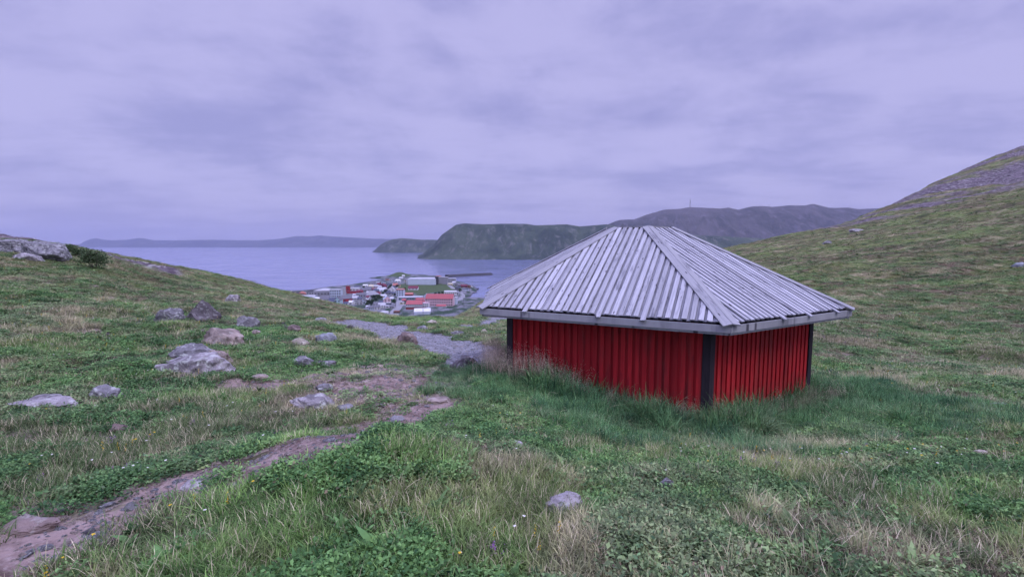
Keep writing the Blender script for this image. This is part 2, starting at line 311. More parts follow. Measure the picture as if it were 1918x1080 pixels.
def turf_colour(n):
    """patchwork of the meadow, from place in the world; returns colour and the patch noise"""
    p = n.new('ShaderNodeNewGeometry').outputs['Position']
    p2 = n.vmath('MULTIPLY', p, (1, 1, .35))
    big = n.noise(p2, .11, 5, .6, .8); med = n.noise(p2, .62, 5, .62, .6); fin = n.noise(p2, 3.2, 4, .65, .3)
    hue = n.noise(n.vmath('ADD', p2, (31, 7, 3)), .33, 5, .6, .5)
    green = n.mix(n.ss(fin, .35, .66), (.034, .088, .022, 1), (.125, .225, .058, 1))
    olive = n.mix(n.ss(fin, .35, .65), (.060, .088, .028, 1), (.195, .225, .085, 1))
    dry = n.mix(n.ss(fin, .35, .65), (.130, .115, .078, 1), (.36, .30, .20, 1))
    heath = n.mix(n.ss(fin, .3, .65), (.026, .020, .022, 1), (.110, .072, .062, 1))
    shrub = n.mix(n.ss(fin, .3, .65), (.010, .028, .014, 1), (.050, .085, .035, 1))
    c = n.mix(n.ss(med, .44, .56), green, olive)
    c = n.mix(n.math('MULTIPLY', n.ss(hue, .49, .57), .9), c, dry)
    sh = n.noise(n.vmath('ADD', p2, (3, 77, 5)), .24, 6, .68, .7)
    c = n.mix(n.math('MULTIPLY', n.ss(sh, .52, .58), .85), c, shrub)
    c = n.mix(n.math('MULTIPLY', n.ss(n.math('ADD', n.math('MULTIPLY', big, .55), n.math('MULTIPLY', fin, .45)), .51, .60), .85), c, heath)
    return c, p, p2, fin, med
def rock_colour(n, vec, s=1., tone=(1, 1, 1)):
    a = n.noise(vec, 2.2*s, 7, .62, .3); f = n.noise(vec, 14*s, 5, .7); l = n.noise(n.vmath('ADD', vec, (9, 4, 2)), 5*s, 6, .6, .5)
    c = n.mix(n.ss(a, .35, .68), (.13*tone[0], .12*tone[1], .125*tone[2], 1), (.37*tone[0], .34*tone[1], .35*tone[2], 1))
    c = n.mix(n.math('MULTIPLY', n.ss(l, .54, .62), .75), c, (.50, .52, .50, 1))       # pale crustose lichen
    c = n.mix(n.math('MULTIPLY', n.ss(f, .56, .70), .8), c, (.03, .028, .032, 1))      # dark flecks and cracks
    return c, a, f
def moor_colour(n, p2, fin):
    a = n.noise(p2, .045, 7, .62, 1.0); b_ = n.noise(n.vmath('ADD', p2, (40, 9, 1)), .10, 7, .66, .8); d = n.noise(n.vmath('MULTIPLY', n.vmath('ADD', p2, (7, 90, 1)), (.6, 1, 1)), .22, 7, .68, .6)
    c = n.mix(n.ss(a, .42, .56), (.105, .085, .048, 1), (.125, .135, .048, 1)); c = n.mix(n.math('MULTIPLY', n.ss(b_, .53, .60), .8), c, (.135, .190, .058, 1))
    c = n.mix(n.math('MULTIPLY', n.ss(d, .53, .60), .8), c, (.29, .25, .155, 1)); c = n.mix(n.math('MULTIPLY', n.ss(d, .46, .40), .75), c, (.038, .048, .024, 1))
    c = n.mix(n.math('MULTIPLY', n.ss(b_, .44, .38), .7), c, (.115, .068, .058, 1))
    return n.mix(1, c, n.mix(fin, (.72, .72, .72, 1), (1.3, 1.3, 1.3, 1)), 'MULTIPLY')
def ground_material():
    m, n, b = mat('turf', .95, .15)
    c, p, p2, fin, med = turf_colour(n)
    att = lambda k: n.new('ShaderNodeAttribute', attribute_name=k).outputs['Fac']
    c = n.mix(n.math('MULTIPLY', att('lush'), .9), c, n.mix(fin, (.018, .045, .014, 1), (.05, .095, .03, 1)))
    c = n.mix(n.math('MULTIPLY', att('moor'), .8), c, moor_colour(n, p2, fin))
    c = n.mix(n.math('MULTIPLY', att('fresh'), .8), c, n.mix(n.ss(fin, .35, .65), (.045, .11, .028, 1), (.12, .21, .06, 1)))
    c = n.mix(n.math('MULTIPLY', att('soil_shade'), .6), c, (.030, .034, .020, 1))  # nearer ground darkened: soil tone with the shade between grass blades painted in
    soil = n.mix(n.ss(n.noise(p, 9, 5, .7), .35, .65), (.17, .115, .105, 1), (.38, .30, .28, 1))
    c = n.mix(n.ss(att('dirt'), .15, .6), c, soil)
    rc, ra, rf = rock_colour(n, n.vmath('MULTIPLY', p, (.5, .22, 1.2)), .5, (.55, .50, .58)); rc = n.mix(1, rc, (.80, .75, .76, 1), 'MULTIPLY')
    c = n.mix(att('rock'), c, rc)
    tg = n.noise(n.vmath('MULTIPLY', p, (1, .4, 1)), .06, 5, .7)
    tc_ = n.mix(n.ss(tg, .42, .58), (.028, .055, .035, 1), (.17, .17, .20, 1))
    tc_ = n.mix(att('green'), tc_, n.mix(fin, (.04, .075, .03, 1), (.085, .11, .05, 1)))
    tc_ = n.mix(att('wet'), tc_, (.05, .05, .06, 1))
    c = n.mix(att('town'), c, tc_)
    n.put(b.inputs['Base Color'], c)
    hh = n.math('ADD', n.math('MULTIPLY', n.noise(p, 5, 6, .7), 1.), n.math('MULTIPLY', n.noise(p, .8, 5, .7), 4.))
    bump(n, b, hh, .8, .06); return m
def dirt_material():
    m, n, b = mat('trodden_soil', .95, .15); p = n.new('ShaderNodeNewGeometry').outputs['Position']
    a = n.noise(p, 3, 6, .65, .4); f = n.noise(p, 22, 5, .7); v = n.new('ShaderNodeTexVoronoi', feature='F1'); n.put(v.inputs['Vector'], p); v.inputs['Scale'].default_value = 26
    c = n.mix(n.ss(a, .38, .62), (.105, .072, .064, 1), (.29, .215, .20, 1))
    c = n.mix(n.math('MULTIPLY', n.ss(f, .5, .68), .55), c, (.38, .32, .31, 1))
    c = n.mix(n.math('MULTIPLY', n.ss(n.noise(p, 1.7, 5, .6), .52, .62), .6), c, (.085, .10, .04, 1))
    n.put(b.inputs['Base Color'], c); bump(n, b, n.math('ADD', n.math('MULTIPLY', f, 1.), n.math('MULTIPLY', v.outputs[0], 1.)), .7, .02); return m
def gravel_material():
    m, n, b = mat('pale_gravel', .9, .2); p = n.new('ShaderNodeNewGeometry').outputs['Position']
    v = n.new('ShaderNodeTexVoronoi', feature='F1'); n.put(v.inputs['Vector'], n.vmath('MULTIPLY', p, (1, .7, 1))); v.inputs['Scale'].default_value = 11
    g = n.new('ShaderNodeSeparateColor'); n.put(g.inputs[0], v.outputs['Color'])
    c = n.mix(g.outputs[0], (.28, .275, .31, 1), (.64, .63, .69, 1))
    c = n.mix(n.ss(v.outputs[0], .05, .09), c, n.mix(.6, c, (.12, .12, .14, 1)))
    c = n.mix(n.math('MULTIPLY', n.ss(n.noise(p, 1.3, 5, .6), .52, .68), .35), c, (.2, .17, .15, 1))
    n.put(b.inputs['Base Color'], c); bump(n, b, n.math('SUBTRACT', 1., n.math('MULTIPLY', v.outputs[0], 5)), .8, .03); return m
M_TURF, M_DIRT, M_GRAVEL = ground_material(), dirt_material(), gravel_material()
M_ROAD = simple('asphalt', (.24, .24, .27), .8, .1, .05)

# ------------------------------------------------------------------ ground, tracks, road as one height field split by surface
ui = np.linspace(-1.16, 1.16, 980); uo = np.linspace(1.16, 2.95, 60)[1:]
U = np.concatenate([-uo[::-1], ui, uo])
Dr = np.exp(np.linspace(math.log(.75), math.log(1730), 860))
DD, UU = np.meshgrid(Dr, U, indexing='ij'); X = UU*DD; Y = DD
MK = masks(X.ravel(), Y.ravel()); Z = height(X.ravel(), Y.ravel()).reshape(X.shape)
back = np.array([-40., -12, -3]); Xb = np.array([U*(.75+(.75-y)) for y in back]); Yb = np.repeat(back[:, None], len(U), 1)
Zb = np.repeat(Z[:1], 3, 0)+np.array([-.6, -.2, 0])[:, None]
nb = 3; V = np.stack([np.concatenate([Xb, X]).ravel(), np.concatenate([Yb, Y]).ravel(), np.concatenate([Zb, Z]).ravel()], 1)
nr, nc = X.shape[0]+nb, X.shape[1]
AT = {k: np.concatenate([np.zeros(nb*nc), v]) for k, v in MK.items()}
idx = np.arange(nr*nc).reshape(nr, nc)
Q = np.stack([idx[:-1, :-1], idx[:-1, 1:], idx[1:, 1:], idx[1:, :-1]], -1).reshape(-1, 4)
fm = lambda k: AT[k][Q].mean(1)
sel_g = fm('gravel') > .5; sel_d = (fm('dirt') > .62) & ~sel_g; sel_r = (fm('road') > .5) & ~sel_g & ~sel_d
deep = V[:, 2][Q].max(1) < SEA-3.5
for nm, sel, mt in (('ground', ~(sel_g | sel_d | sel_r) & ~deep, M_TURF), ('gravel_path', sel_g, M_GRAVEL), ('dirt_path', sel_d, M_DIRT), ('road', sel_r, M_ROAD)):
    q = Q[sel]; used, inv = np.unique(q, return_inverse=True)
    me = np_mesh(nm, V[used], inv.reshape(-1, 4), {k: AT[k][used] for k in ('dirt', 'rock', 'lush', 'town', 'green', 'wet', 'soil_shade', 'moor', 'fresh')} if nm == 'ground' else None)
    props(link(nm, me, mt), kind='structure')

# ------------------------------------------------------------------ sea
def water_material():
    m, n, b = mat('sea_water', .12, .5); p = n.new('ShaderNodeNewGeometry').outputs['Position']
    b.inputs['Base Color'].default_value = (.15, .17, .32, 1); b.inputs['IOR'].default_value = 1.33
    a = n.noise(n.vmath('MULTIPLY', p, (.006, .02, .01)), 1., 5, .6, .5)
    r = n.new('ShaderNodeMapRange'); n.put(r.inputs[0], a); r.inputs[1].default_value = .4; r.inputs[2].default_value = .6; r.inputs[3].default_value = .10; r.inputs[4].default_value = .22
    n.put(b.inputs['Roughness'], r.outputs[0])
    bump(n, b, n.noise(n.vmath('MULTIPLY', p, (.05, .09, .1)), 1., 5, .6), .06, 2.0); return m
s = 45000; bx = MB(); bx.face([(-s, 250, SEA), (s, 250, SEA), (s, s, SEA), (-s, s, SEA)])
props(bx.build('sea', water_material()), kind='structure')

# ------------------------------------------------------------------ far hills
def hill_material(name, c1, c2, c3, sc):
    m, n, b = mat(name, .95, .1); p = n.new('ShaderNodeNewGeometry').outputs['Position']
    a = n.noise(p, sc, 7, .68, .6); a2 = n.noise(n.vmath('MULTIPLY', p, (1, .5, .22)), sc*5, 7, .72, .8)
    c = n.mix(n.ss(a, .38, .62), c1, c2); c = n.mix(n.math('MULTIPLY', n.ss(a2, .5, .66), .7), c, c3)
    n.put(b.inputs['Base Color'], c); bump(n, b, n.noise(p, sc*3, 7, .7), .6, 25); return m
def hill(name, sil, ybase, thick, mt, seed, gull=.30, crest=.55, nu=420, nt=90):
    px = np.array([p[0] for p in sil], float); py = np.array([p[1] for p in sil], float)
    xs = np.linspace(px[0], px[-1], nu); ys = np.interp(xs, px, py)
    yb = np.interp(xs, [p[0] for p in ybase], [p[1] for p in ybase])
    D0 = -SEA*F/(yb-455); u = (xs-959)/F
    Dt = D0+thick*crest; zt = np.array([zat(a, b) for a, b in zip(ys, Dt)])
    t = np.linspace(-.03, 1, nt); T, I = np.meshgrid(t, np.arange(nu), indexing='ij')
    D = D0[I]+thick*T; k = (zt-SEA)[I]
    sh = np.where(T < crest, np.sin(np.clip(T/crest, 0, 1)*math.pi/2)**1.05, 1-.75*((T-crest)/(1-crest))**1.6)
    Xw = u[I]*D; s0 = thick*.16
    g = np.abs(fbm(Xw/s0+.6*fbm(Xw/s0, D/s0, 2, seed+2), D/(s0*3.2), 5, seed, .58)*2-1)
    g2 = fbm(Xw/(s0*.35), D/(s0*.8), 4, seed+9, .6)-.5
    z = SEA-2+(k+2)*sh*(1-gull*np.clip(1-sh, 0, 1)*1.1*(1-g))+(g2*.09*thick*.35)*np.clip(sh*1.5, 0, 1)*np.clip((1-sh)*4+.10, 0, 1)
    z = np.where(T < 0, SEA-6, z)
    Vv = np.stack([Xw, D, z], -1).reshape(-1, 3); ix = np.arange(nt*nu).reshape(nt, nu)
    q = np.stack([ix[:-1, :-1], ix[:-1, 1:], ix[1:, 1:], ix[1:, :-1]], -1).reshape(-1, 4)
    return props(link(name, np_mesh(name, Vv, q), mt), kind='structure')
H1 = hill_material('headland_turf', (.020, .036, .027, 1), (.052, .074, .048, 1), (.15, .15, .14, 1), .004)
H2 = hill_material('mountain_rock', (.032, .036, .038, 1), (.078, .072, .080, 1), (.14, .12, .15, 1), .003)
H3 = hill_material('far_land', (.03, .04, .07, 1), (.05, .06, .09, 1), (.12, .12, .16, 1), .0012)
hill('hills', [(778,485),(790,477),(803,466),(816,455),(828,440),(842,430),(855,421),(870,418),(905,420),(940,419),(985,419),(1003,422),(1030,421),(1060,420),(1085,424),(1110,422),(1135,420),(1160,424),(1200,430),(1300,440),(1500,450)], [(778,485.5),(1000,486.5),(1500,489)], 1100, H1, 3, .62, .5)
hill('hills', [(1080,440),(1110,428),(1135,421),(1150,415),(1160,412),(1185,411),(1210,402),(1240,393),(1270,391),(1290,388),(1330,390),(1345,391),(1360,389),(1378,393),(1405,387),(1420,386),(1440,388),(1470,385),(1500,385),(1516,382),(1532,386),(1545,389),(1560,390),(1582,389),(1600,392),(1640,390),(1680,388),(1760,398),(1900,410)], [(1080,477),(1900,479)], 1900, H2, 8, .75, .6)
hill('hills', [(698,472),(706,465),(714,458),(724,452),(738,448),(752,446),(770,447),(790,449),(812,449),(850,455),(900,468)], [(698,473),(900,474)], 900, H1, 13, .3, .5, 200, 60)
hill('hills', [(-400,458),(60,460),(150,459),(162,452),(176,447),(184,446),(200,449),(215,450),(240,449),(262,446),(272,446),(292,450),(330,450),(400,449),(450,450),(490,450),(520,448),(540,445),(556,442),(580,443),(600,441),(625,443),(650,444),(700,447),(760,448),(900,450)], [(-400,463.3),(900,462.6)], 3500, H3, 21, .25, .45, 500, 50)

# ------------------------------------------------------------------ hut
def wood_material(name, c_dark, c_mid, c_light, knots=True, paint=0.):
    m, n, b = mat(name, .72, .25)
    uv = n.new('ShaderNodeUVMap').outputs[0]; r = n.new('ShaderNodeAttribute', attribute_name='rnd').outputs['Fac']
    off = n.new('ShaderNodeCombineXYZ'); n.put(off.inputs[0], n.math('MULTIPLY', r, 37.)); n.put(off.inputs[1], n.math('MULTIPLY', r, 91.)); n.put(off.inputs[2], n.math('MULTIPLY', r, 13.))
    p = n.vmath('ADD', uv, off.outputs[0])
    grain = n.noise(n.vmath('MULTIPLY', p, (1.6, 60, 1)), 1., 5, .7, .4); blot = n.noise(n.vmath('MULTIPLY', p, (1.4, 6, 1)), 1., 5, .65, .5)
    c = n.mix(n.ss(grain, .3, .7), c_mid, c_light)
    c = n.mix(n.math('MULTIPLY', n.ss(blot, .52, .70), .75), c, c_dark)
    tone = n.math('ADD', .62, n.math('MULTIPLY', n.noise(off.outputs[0], 1.7, 0), .76))
    c = n.mix(1, c, n.new('ShaderNodeCombineColor', i_0=tone, i_1=tone, i_2=tone).outputs[0], 'MULTIPLY')
    if knots:
        v = n.new('ShaderNodeTexVoronoi', feature='F1'); n.put(v.inputs['Vector'], n.vmath('MULTIPLY', p, (4.2, 16, 1))); v.inputs['Scale'].default_value = 1.
        k = n.ss(v.outputs[0], .20, .10)
        g = n.new('ShaderNodeSeparateColor'); n.put(g.inputs[0], v.outputs['Color'])
        k = n.math('MULTIPLY', k, n.math('GREATER_THAN', g.outputs[0], .45))
        crack = n.math('MULTIPLY', n.ss(n.noise(n.vmath('MULTIPLY', p, (2.6, 70, 1)), 1., 3, .6, .8), .63, .69), n.ss(blot, .45, .6))
        c = n.mix(n.math('MULTIPLY', n.math('MAXIMUM', k, crack), .85), c, (.035, .03, .045, 1))
    if not knots and paint:
        g = n.new('ShaderNodeNewGeometry').outputs['Position']; z = n.new('ShaderNodeSeparateXYZ'); n.put(z.inputs[0], g)
        wx_ = n.noise(n.vmath('MULTIPLY', g, (7, 7, .9)), 1., 5, .65, .4); sp = n.noise(g, 9, 5, .7)
        c = n.mix(n.math('MULTIPLY', n.ss(wx_, .50, .72), .45), c, (.20, .055, .05, 1))
        low_ = n.math('MULTIPLY', n.ss(z.outputs[2], -2.15, -2.75), n.ss(sp, .36, .62)); c = n.mix(n.math('MULTIPLY', low_, .7), c, (.07, .05, .038, 1))
    n.put(b.inputs['Base Color'], c); bump(n, b, grain, .5, .004); return m
M_ROOF = wood_material('weathered_boards', (.15, .15, .19, 1), (.31, .31, .35, 1), (.47, .47, .52, 1))
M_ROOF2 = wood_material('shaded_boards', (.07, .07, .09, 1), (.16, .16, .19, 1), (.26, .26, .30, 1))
M_TRIM = wood_material('weathered_trim', (.14, .14, .17, 1), (.26, .26, .29, 1), (.36, .36, .39, 1))
M_FELT = simple('dark_felt', (.025, .024, .028), .9)
M_RED = wood_material('red_boards', (.20, .014, .022, 1), (.37, .013, .020, 1), (.50, .026, .032, 1), False, 1)
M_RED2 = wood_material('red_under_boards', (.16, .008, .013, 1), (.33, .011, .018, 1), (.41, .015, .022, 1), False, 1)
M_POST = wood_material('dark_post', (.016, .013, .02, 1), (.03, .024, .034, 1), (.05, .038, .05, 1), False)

def build_hut():
    ez = -1.15
    K, L, M_, R_ = [Vector(ray(px, py, 1)) * (ez/ray(px, py, 1)[2]) for px, py in ((919, 540), (900, 577), (1369, 610), (1595, 580))]
    N = Vector((6.02, 12.15, ez)); O = Vector((2.40, 14.0, ez))
    E = [L, M_, R_, N, O, K]; C = Vector((HUTC[0], HUTC[1], ez))
    Tl, Tm, Tr = Vector(ray(1152, 432, 10.02)), Vector(ray(1213, 427, 9.71)), Vector(ray(1259, 428, 10.06))
    zt = (Tm.z+Tl.z+Tr.z)/3; tc_ = Vector((HUTC[0], HUTC[1], zt))
    T = [Tl, Tm, Tr]+[tc_+(tc_-t)*1.0 for t in (Tl, Tm, Tr)]
    for t in T: t.z = zt+(.01 if t is Tm else 0)
    root = empty('hut', (C.x, C.y, -2.9), 'low six-sided red hut with weathered grey board roof standing in tall grass', 'hut')
    def P(mb, name, mt, par=root):
        o = mb.build(name, mt, par); o.location = -root.location if par is root else (0, 0, 0); return o
    rnd = random.Random(3)
    gut = .0
    for i in range(6):
        a, b = E[i], E[(i+1) % 6]; ta, tb = T[i], T[(i+1) % 6]
        ex = (b-a).normalized(); Ltot = (b-a).length
        nrm = ex.cross((ta+tb)/2-(a+b)/2).normalized()
        if nrm.z < 0: nrm = -nrm
        ey = nrm.cross(ex).normalized()
        if ey.z < 0: ey = -ey
        a0 = a+Vector((0, 0, .004))
        loc = lambda s_, t_, h_: a0+ex*s_+ey*t_+nrm*h_
        pa, pb = (ta-a).dot(ex), (tb-a).dot(ex); ha, hb = (ta-a).dot(ey), (tb-a).dot(ey)
        def top(s_):
            if s_ < pa: return ha*s_/pa
            if s_ > pb: return hb*(Ltot-s_)/(Ltot-pb)
            return ha+(hb-ha)*(s_-pa)/(pb-pa)
        base_ = MB(); base_.face([loc(.05, .05, -.03), loc(Ltot-.05, .05, -.03), loc(pb, hb, -.03), loc(pa, ha, -.03)])
        slope = MB(); s_ = .03; pitch = Ltot/round(Ltot/.1165); k = 0
        longs = {rnd.randrange(4, 12), rnd.randrange(14, 19), rnd.randrange(22, 30)}
        under = MB()
        while s_ < Ltot-.05:
            wd = pitch*(.63+rnd.uniform(-.05, .07)); s1 = min(s_+wd, Ltot-.01); r = rnd.random()
            st = .035+rnd.uniform(-.008, .012)
            if k in longs: st = -.055
            t0, t1 = top(s_)-.015, top(s1)-.015; hh = .030+rnd.uniform(-.003, .005)
            if max(t0, t1) > st+.06:
                t0, t1 = max(t0, st+.03), max(t1, st+.03); tl = rnd.uniform(-.003, .003)
                slope.prism([loc(s_, st, hh+tl), loc(s1, st, hh-tl), loc(s1, t1, hh-tl), loc(s_, t0, hh+tl)], nrm, .021, r,
                            [(st, 0), (st, wd), (t1, wd), (t0, 0)])
            u0, u1 = s_+wd-.012, min(s_+pitch+.012, Ltot-.01); t0, t1 = top(u0)-.02, top(u1)-.02; st2 = .05+rnd.uniform(-.008, .01)
            if min(t0, t1) > st2+.05:
                under.prism([loc(u0, st2, .004), loc(u1, st2, .004), loc(u1, t1, .004), loc(u0, t0, .004)], nrm, .018, rnd.random(),
                            [(st2, 0), (st2, u1-u0), (t1, u1-u0), (t0, 0)])
            s_ += pitch; k += 1
        so = P(slope, 'roof_slope', M_ROOF); P(under, 'under_boards', M_ROOF2, so); P(base_, 'underlay', M_FELT, so)
        # hip boards: one flat board along each edge of the slope
        for (e0, t0, sg) in ((a, ta, 1), (b, tb, -1)):
            hp = MB(); d = (t0-e0).normalized(); side = nrm.cross(d).normalized()
            if side.dot(ex)*sg < 0: side = -side
            st = e0+Vector((0, 0, .006))+nrm*.048-d*.03; en = t0+nrm*.055+Vector((0, 0, .006)); wd = .125; r = rnd.random(); Lh = (en-st).length
            q = [st-side*.008, st+side*wd, en+side*wd*.8, en-side*.008]
            if (q[1]-q[0]).cross(q[2]-q[0]).dot(nrm) < 0: q = q[::-1]; uvs = [(Lh, 0), (Lh, wd), (0, wd), (0, 0)]
            else: uvs = [(0, 0), (0, wd), (Lh, wd), (Lh, 0)]
            hp.prism(q, nrm, .02, r, uvs); P(hp, 'hip_board', M_TRIM)
        # fascia: outer board and a second, set-back board below it
        out = Vector((ex.y, -ex.x, 0)).normalized()
        if out.dot((a+b)/2-C) < 0: out = -out
        fa = MB(); fa.beam(a+Vector((0, 0, -.052))-ex*.0, b+Vector((0, 0, -.052)), .026, .104, rnd.random()); fo = P(fa, 'fascia', M_TRIM)
        f2 = MB(); f2.beam(a-out*.045+Vector((0, 0, -.118))+ex*.03, b-out*.045+Vector((0, 0, -.118))-ex*.03, .05, .05, rnd.random()); P(f2, 'lower_board', M_TRIM, fo)
        # soffit
        kx = .845; wa, wb = C+(a-C)*kx, C+(b-C)*kx
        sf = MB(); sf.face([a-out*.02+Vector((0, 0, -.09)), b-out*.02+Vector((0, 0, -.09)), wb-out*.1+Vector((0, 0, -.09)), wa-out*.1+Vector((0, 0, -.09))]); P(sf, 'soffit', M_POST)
        # wall: board on board
        wa.z = wb.z = 0; ztop, zbot = ez-.095, -3.45; wx = (wb-wa).normalized(); wl = (wb-wa).length
        wall = MB(); und = MB(); und.beam(wa+Vector((0, 0, (ztop+zbot)/2))-out*.02, wb+Vector((0, 0, (ztop+zbot)/2))-out*.02, .024, ztop-zbot)
        und = MB(); s_ = .07; pw = wl/round(wl/.118); k = 0
        while s_ < wl-.09:
            for (x0, x1, dep, mb_, lo) in ((s_, s_+pw*.60, .022, wall, 0), (s_+pw*.56, s_+pw*1.04, 0., und, 0)):
                x0, x1 = x0+rnd.uniform(-.003, .003), min(x1, wl-.05); o_ = out*(dep+rnd.uniform(0, .002)); zb = zbot+rnd.uniform(0, .03)
                p0, p1 = wa+wx*x0+o_, wa+wx*x1+o_
                q = [p0+Vector((0, 0, zb)), p1+Vector((0, 0, zb)), p1+Vector((0, 0, ztop)), p0+Vector((0, 0, ztop))]
                if (q[1]-q[0]).cross(q[2]-q[0]).dot(out) < 0: q = [q[1], q[0], q[3], q[2]]
                mb_.prism(q, out, .02, rnd.random(), [(0, 0), (0, x1-x0), (2, x1-x0), (2, 0)])
            s_ += pw
        wo = P(wall, 'wall', M_RED); P(und, 'under_boards', M_RED2, wo)
        bm_ = MB(); bm_.beam(wa+out*.03+Vector((0, 0, ztop-.02)), wb+out*.03+Vector((0, 0, ztop-.02)), .05, .07); P(bm_, 'wall_plate', M_POST)
        # corner post: two dark boards wrapping the corner
        pb_ = MB(); pin = (C-Vector((wa.x, wa.y, C.z))).normalized()
        prev = E[i-1]; pv = C+(prev-C)*kx; pv.z = 0
        for dr, ou in ((wx, out), ((pv-wa).normalized(), None)):
            if ou is None:
                ou = Vector((dr.y, -dr.x, 0))
                if ou.dot(wa-Vector((C.x, C.y, 0))) < 0: ou = -ou
            q0, q1 = wa-dr*.02+ou*.045, wa+dr*.088+ou*.045
            q = [q0+Vector((0, 0, zbot)), q1+Vector((0, 0, zbot)), q1+Vector((0, 0, ztop)), q0+Vector((0, 0, ztop))]
            if (q[1]-q[0]).cross(q[2]-q[0]).dot(ou) < 0: q = [q[1], q[0], q[3], q[2]]
            pb_.prism(q, ou, .024, rnd.random(), [(0, 0), (0, .1), (2, .1), (2, 0)])
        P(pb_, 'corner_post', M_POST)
    cap = MB(); q = [t+Vector((0, 0, .05))+(tc_-t)*-.02 for t in T]; cap.prism(q, (0, 0, 1), .03, .4, [(p.x, p.y) for p in q]); P(cap, 'roof_cap', M_TRIM)
    return E, T
HE, HT = build_hut()
HUTP = np.array([[e.x, e.y] for e in HE]); HUTP = HUTC+(HUTP-HUTC)*.83

# ------------------------------------------------------------------ rocks
def rock_material(name, tone, lich=.75, dark=0.):
    m, n, b = mat(name, .9, .2); tc_ = n.new('ShaderNodeTexCoord').outputs['Object']
    oi = n.new('ShaderNodeObjectInfo').outputs['Random']; p = n.vmath('ADD', tc_, n.vmath('MULTIPLY', n.new('ShaderNodeCombineXYZ', i_0=oi, i_1=oi, i_2=oi).outputs[0], (50, 31, 77)))
    c, a, f = rock_colour(n, p, 1.6, tone)
    plain = n.mix(n.ss(a, .35, .68), (.16*tone[0], .16*tone[1], .16*tone[2], 1), (.34*tone[0], .34*tone[1], .34*tone[2], 1))
    c = n.mix(lich, plain, c)
    n.put(b.inputs['Base Color'], c); bump(n, b, n.math('ADD', n.math('MULTIPLY', a, 3.), f), .7, .03); return m
RM = {'grey': rock_material('grey_rock', (.72, .74, .80)), 'pale': rock_material('lichen_rock', (1.08, 1.08, 1.13), 1), 'tan': rock_material('tan_rock', (1.15, .95, .86), .3),
      'dark': rock_material('dark_rock', (.42, .38, .42), .35), 'blue': rock_material('blue_grey_rock', (1.0, 1.08, 1.25), .4), 'cream': rock_material('cream_rock', (1.65, 1.5, 1.25), .2), 'brown': rock_material('brown_rock', (.75, .58, .55), .3)}
def rock(cx, yb, wpx, hpx, kind, label, seed, tilt=0., flat=1., name='rock', cat='rock', group=None, yaw=None, pointed=0):
    r = random.Random(seed); p = hit(cx, yb-hpx*.10, height); D = p[1]; w_, h_ = wpx*1.08*D/F, hpx*1.22*D/F
    bm = bmesh.new(); bmesh.ops.create_icosphere(bm, subdivisions=5 if wpx > 60 else (4 if wpx > 24 else 3), radius=1)
    pl = []
    for k in range(16):
        v = Vector((r.gauss(0, 1), r.gauss(0, 1), r.gauss(0, .7))).normalized(); pl.append((v, r.uniform(.62, .92)))
    if pointed: pl += [(Vector((.75, -.2, .62)).normalized(), .42), (Vector((-.72, -.3, .6)).normalized(), .45)]
    for v in bm.verts:
        c = v.co.copy()
        for q, d in pl:
            t = c.dot(q)-d
            if t > 0: c -= q*t*.93
        k = .07*(math.sin(c.x*5+seed)+math.sin(c.y*6+2*seed)*math.cos(c.z*5+seed))+.03*math.sin(c.x*17+seed)*math.sin(c.y*13+c.z*19)
        v.co = c*(1+k*.6+.16*(mnoise.fractal(c*1.7+Vector((seed, 0, 0)), .8, 2.1, 4))+.05*mnoise.noise(c*7))
    xs = [v.co.x for v in bm.verts]; zs = [v.co.z for v in bm.verts]; W0 = max(xs)-min(xs); mx, mz = (max(xs)+min(xs))/2, max(zs)
    dep = min(w_*.75, w_*.5+h_)
    for v in bm.verts:
        c = v.co; z = (c.z-mz)/(mz-min(zs))*h_*1.75+h_           # 40% of it is underground
        x = (c.x-mx)/W0*w_; v.co = Vector((x, c.y/W0*dep*flat, z+x*math.tan(R(tilt))))
    me = bpy.data.meshes.new(name); bm.to_mesh(me); bm.free()
    me.polygons.foreach_set('use_smooth', np.full(len(me.polygons), True)); me.set_sharp_from_angle(angle=R(32))
    o = link(name, me, RM[kind], loc=(p[0], p[1]+dep*.25, float(height(np.array([p[0]]), np.array([p[1]+dep*.25]))[0])-.11*h_))
    o.rotation_euler = (0, 0, R(yaw if yaw is not None else r.uniform(-18, 18)))
    return props(o, label, cat, group)
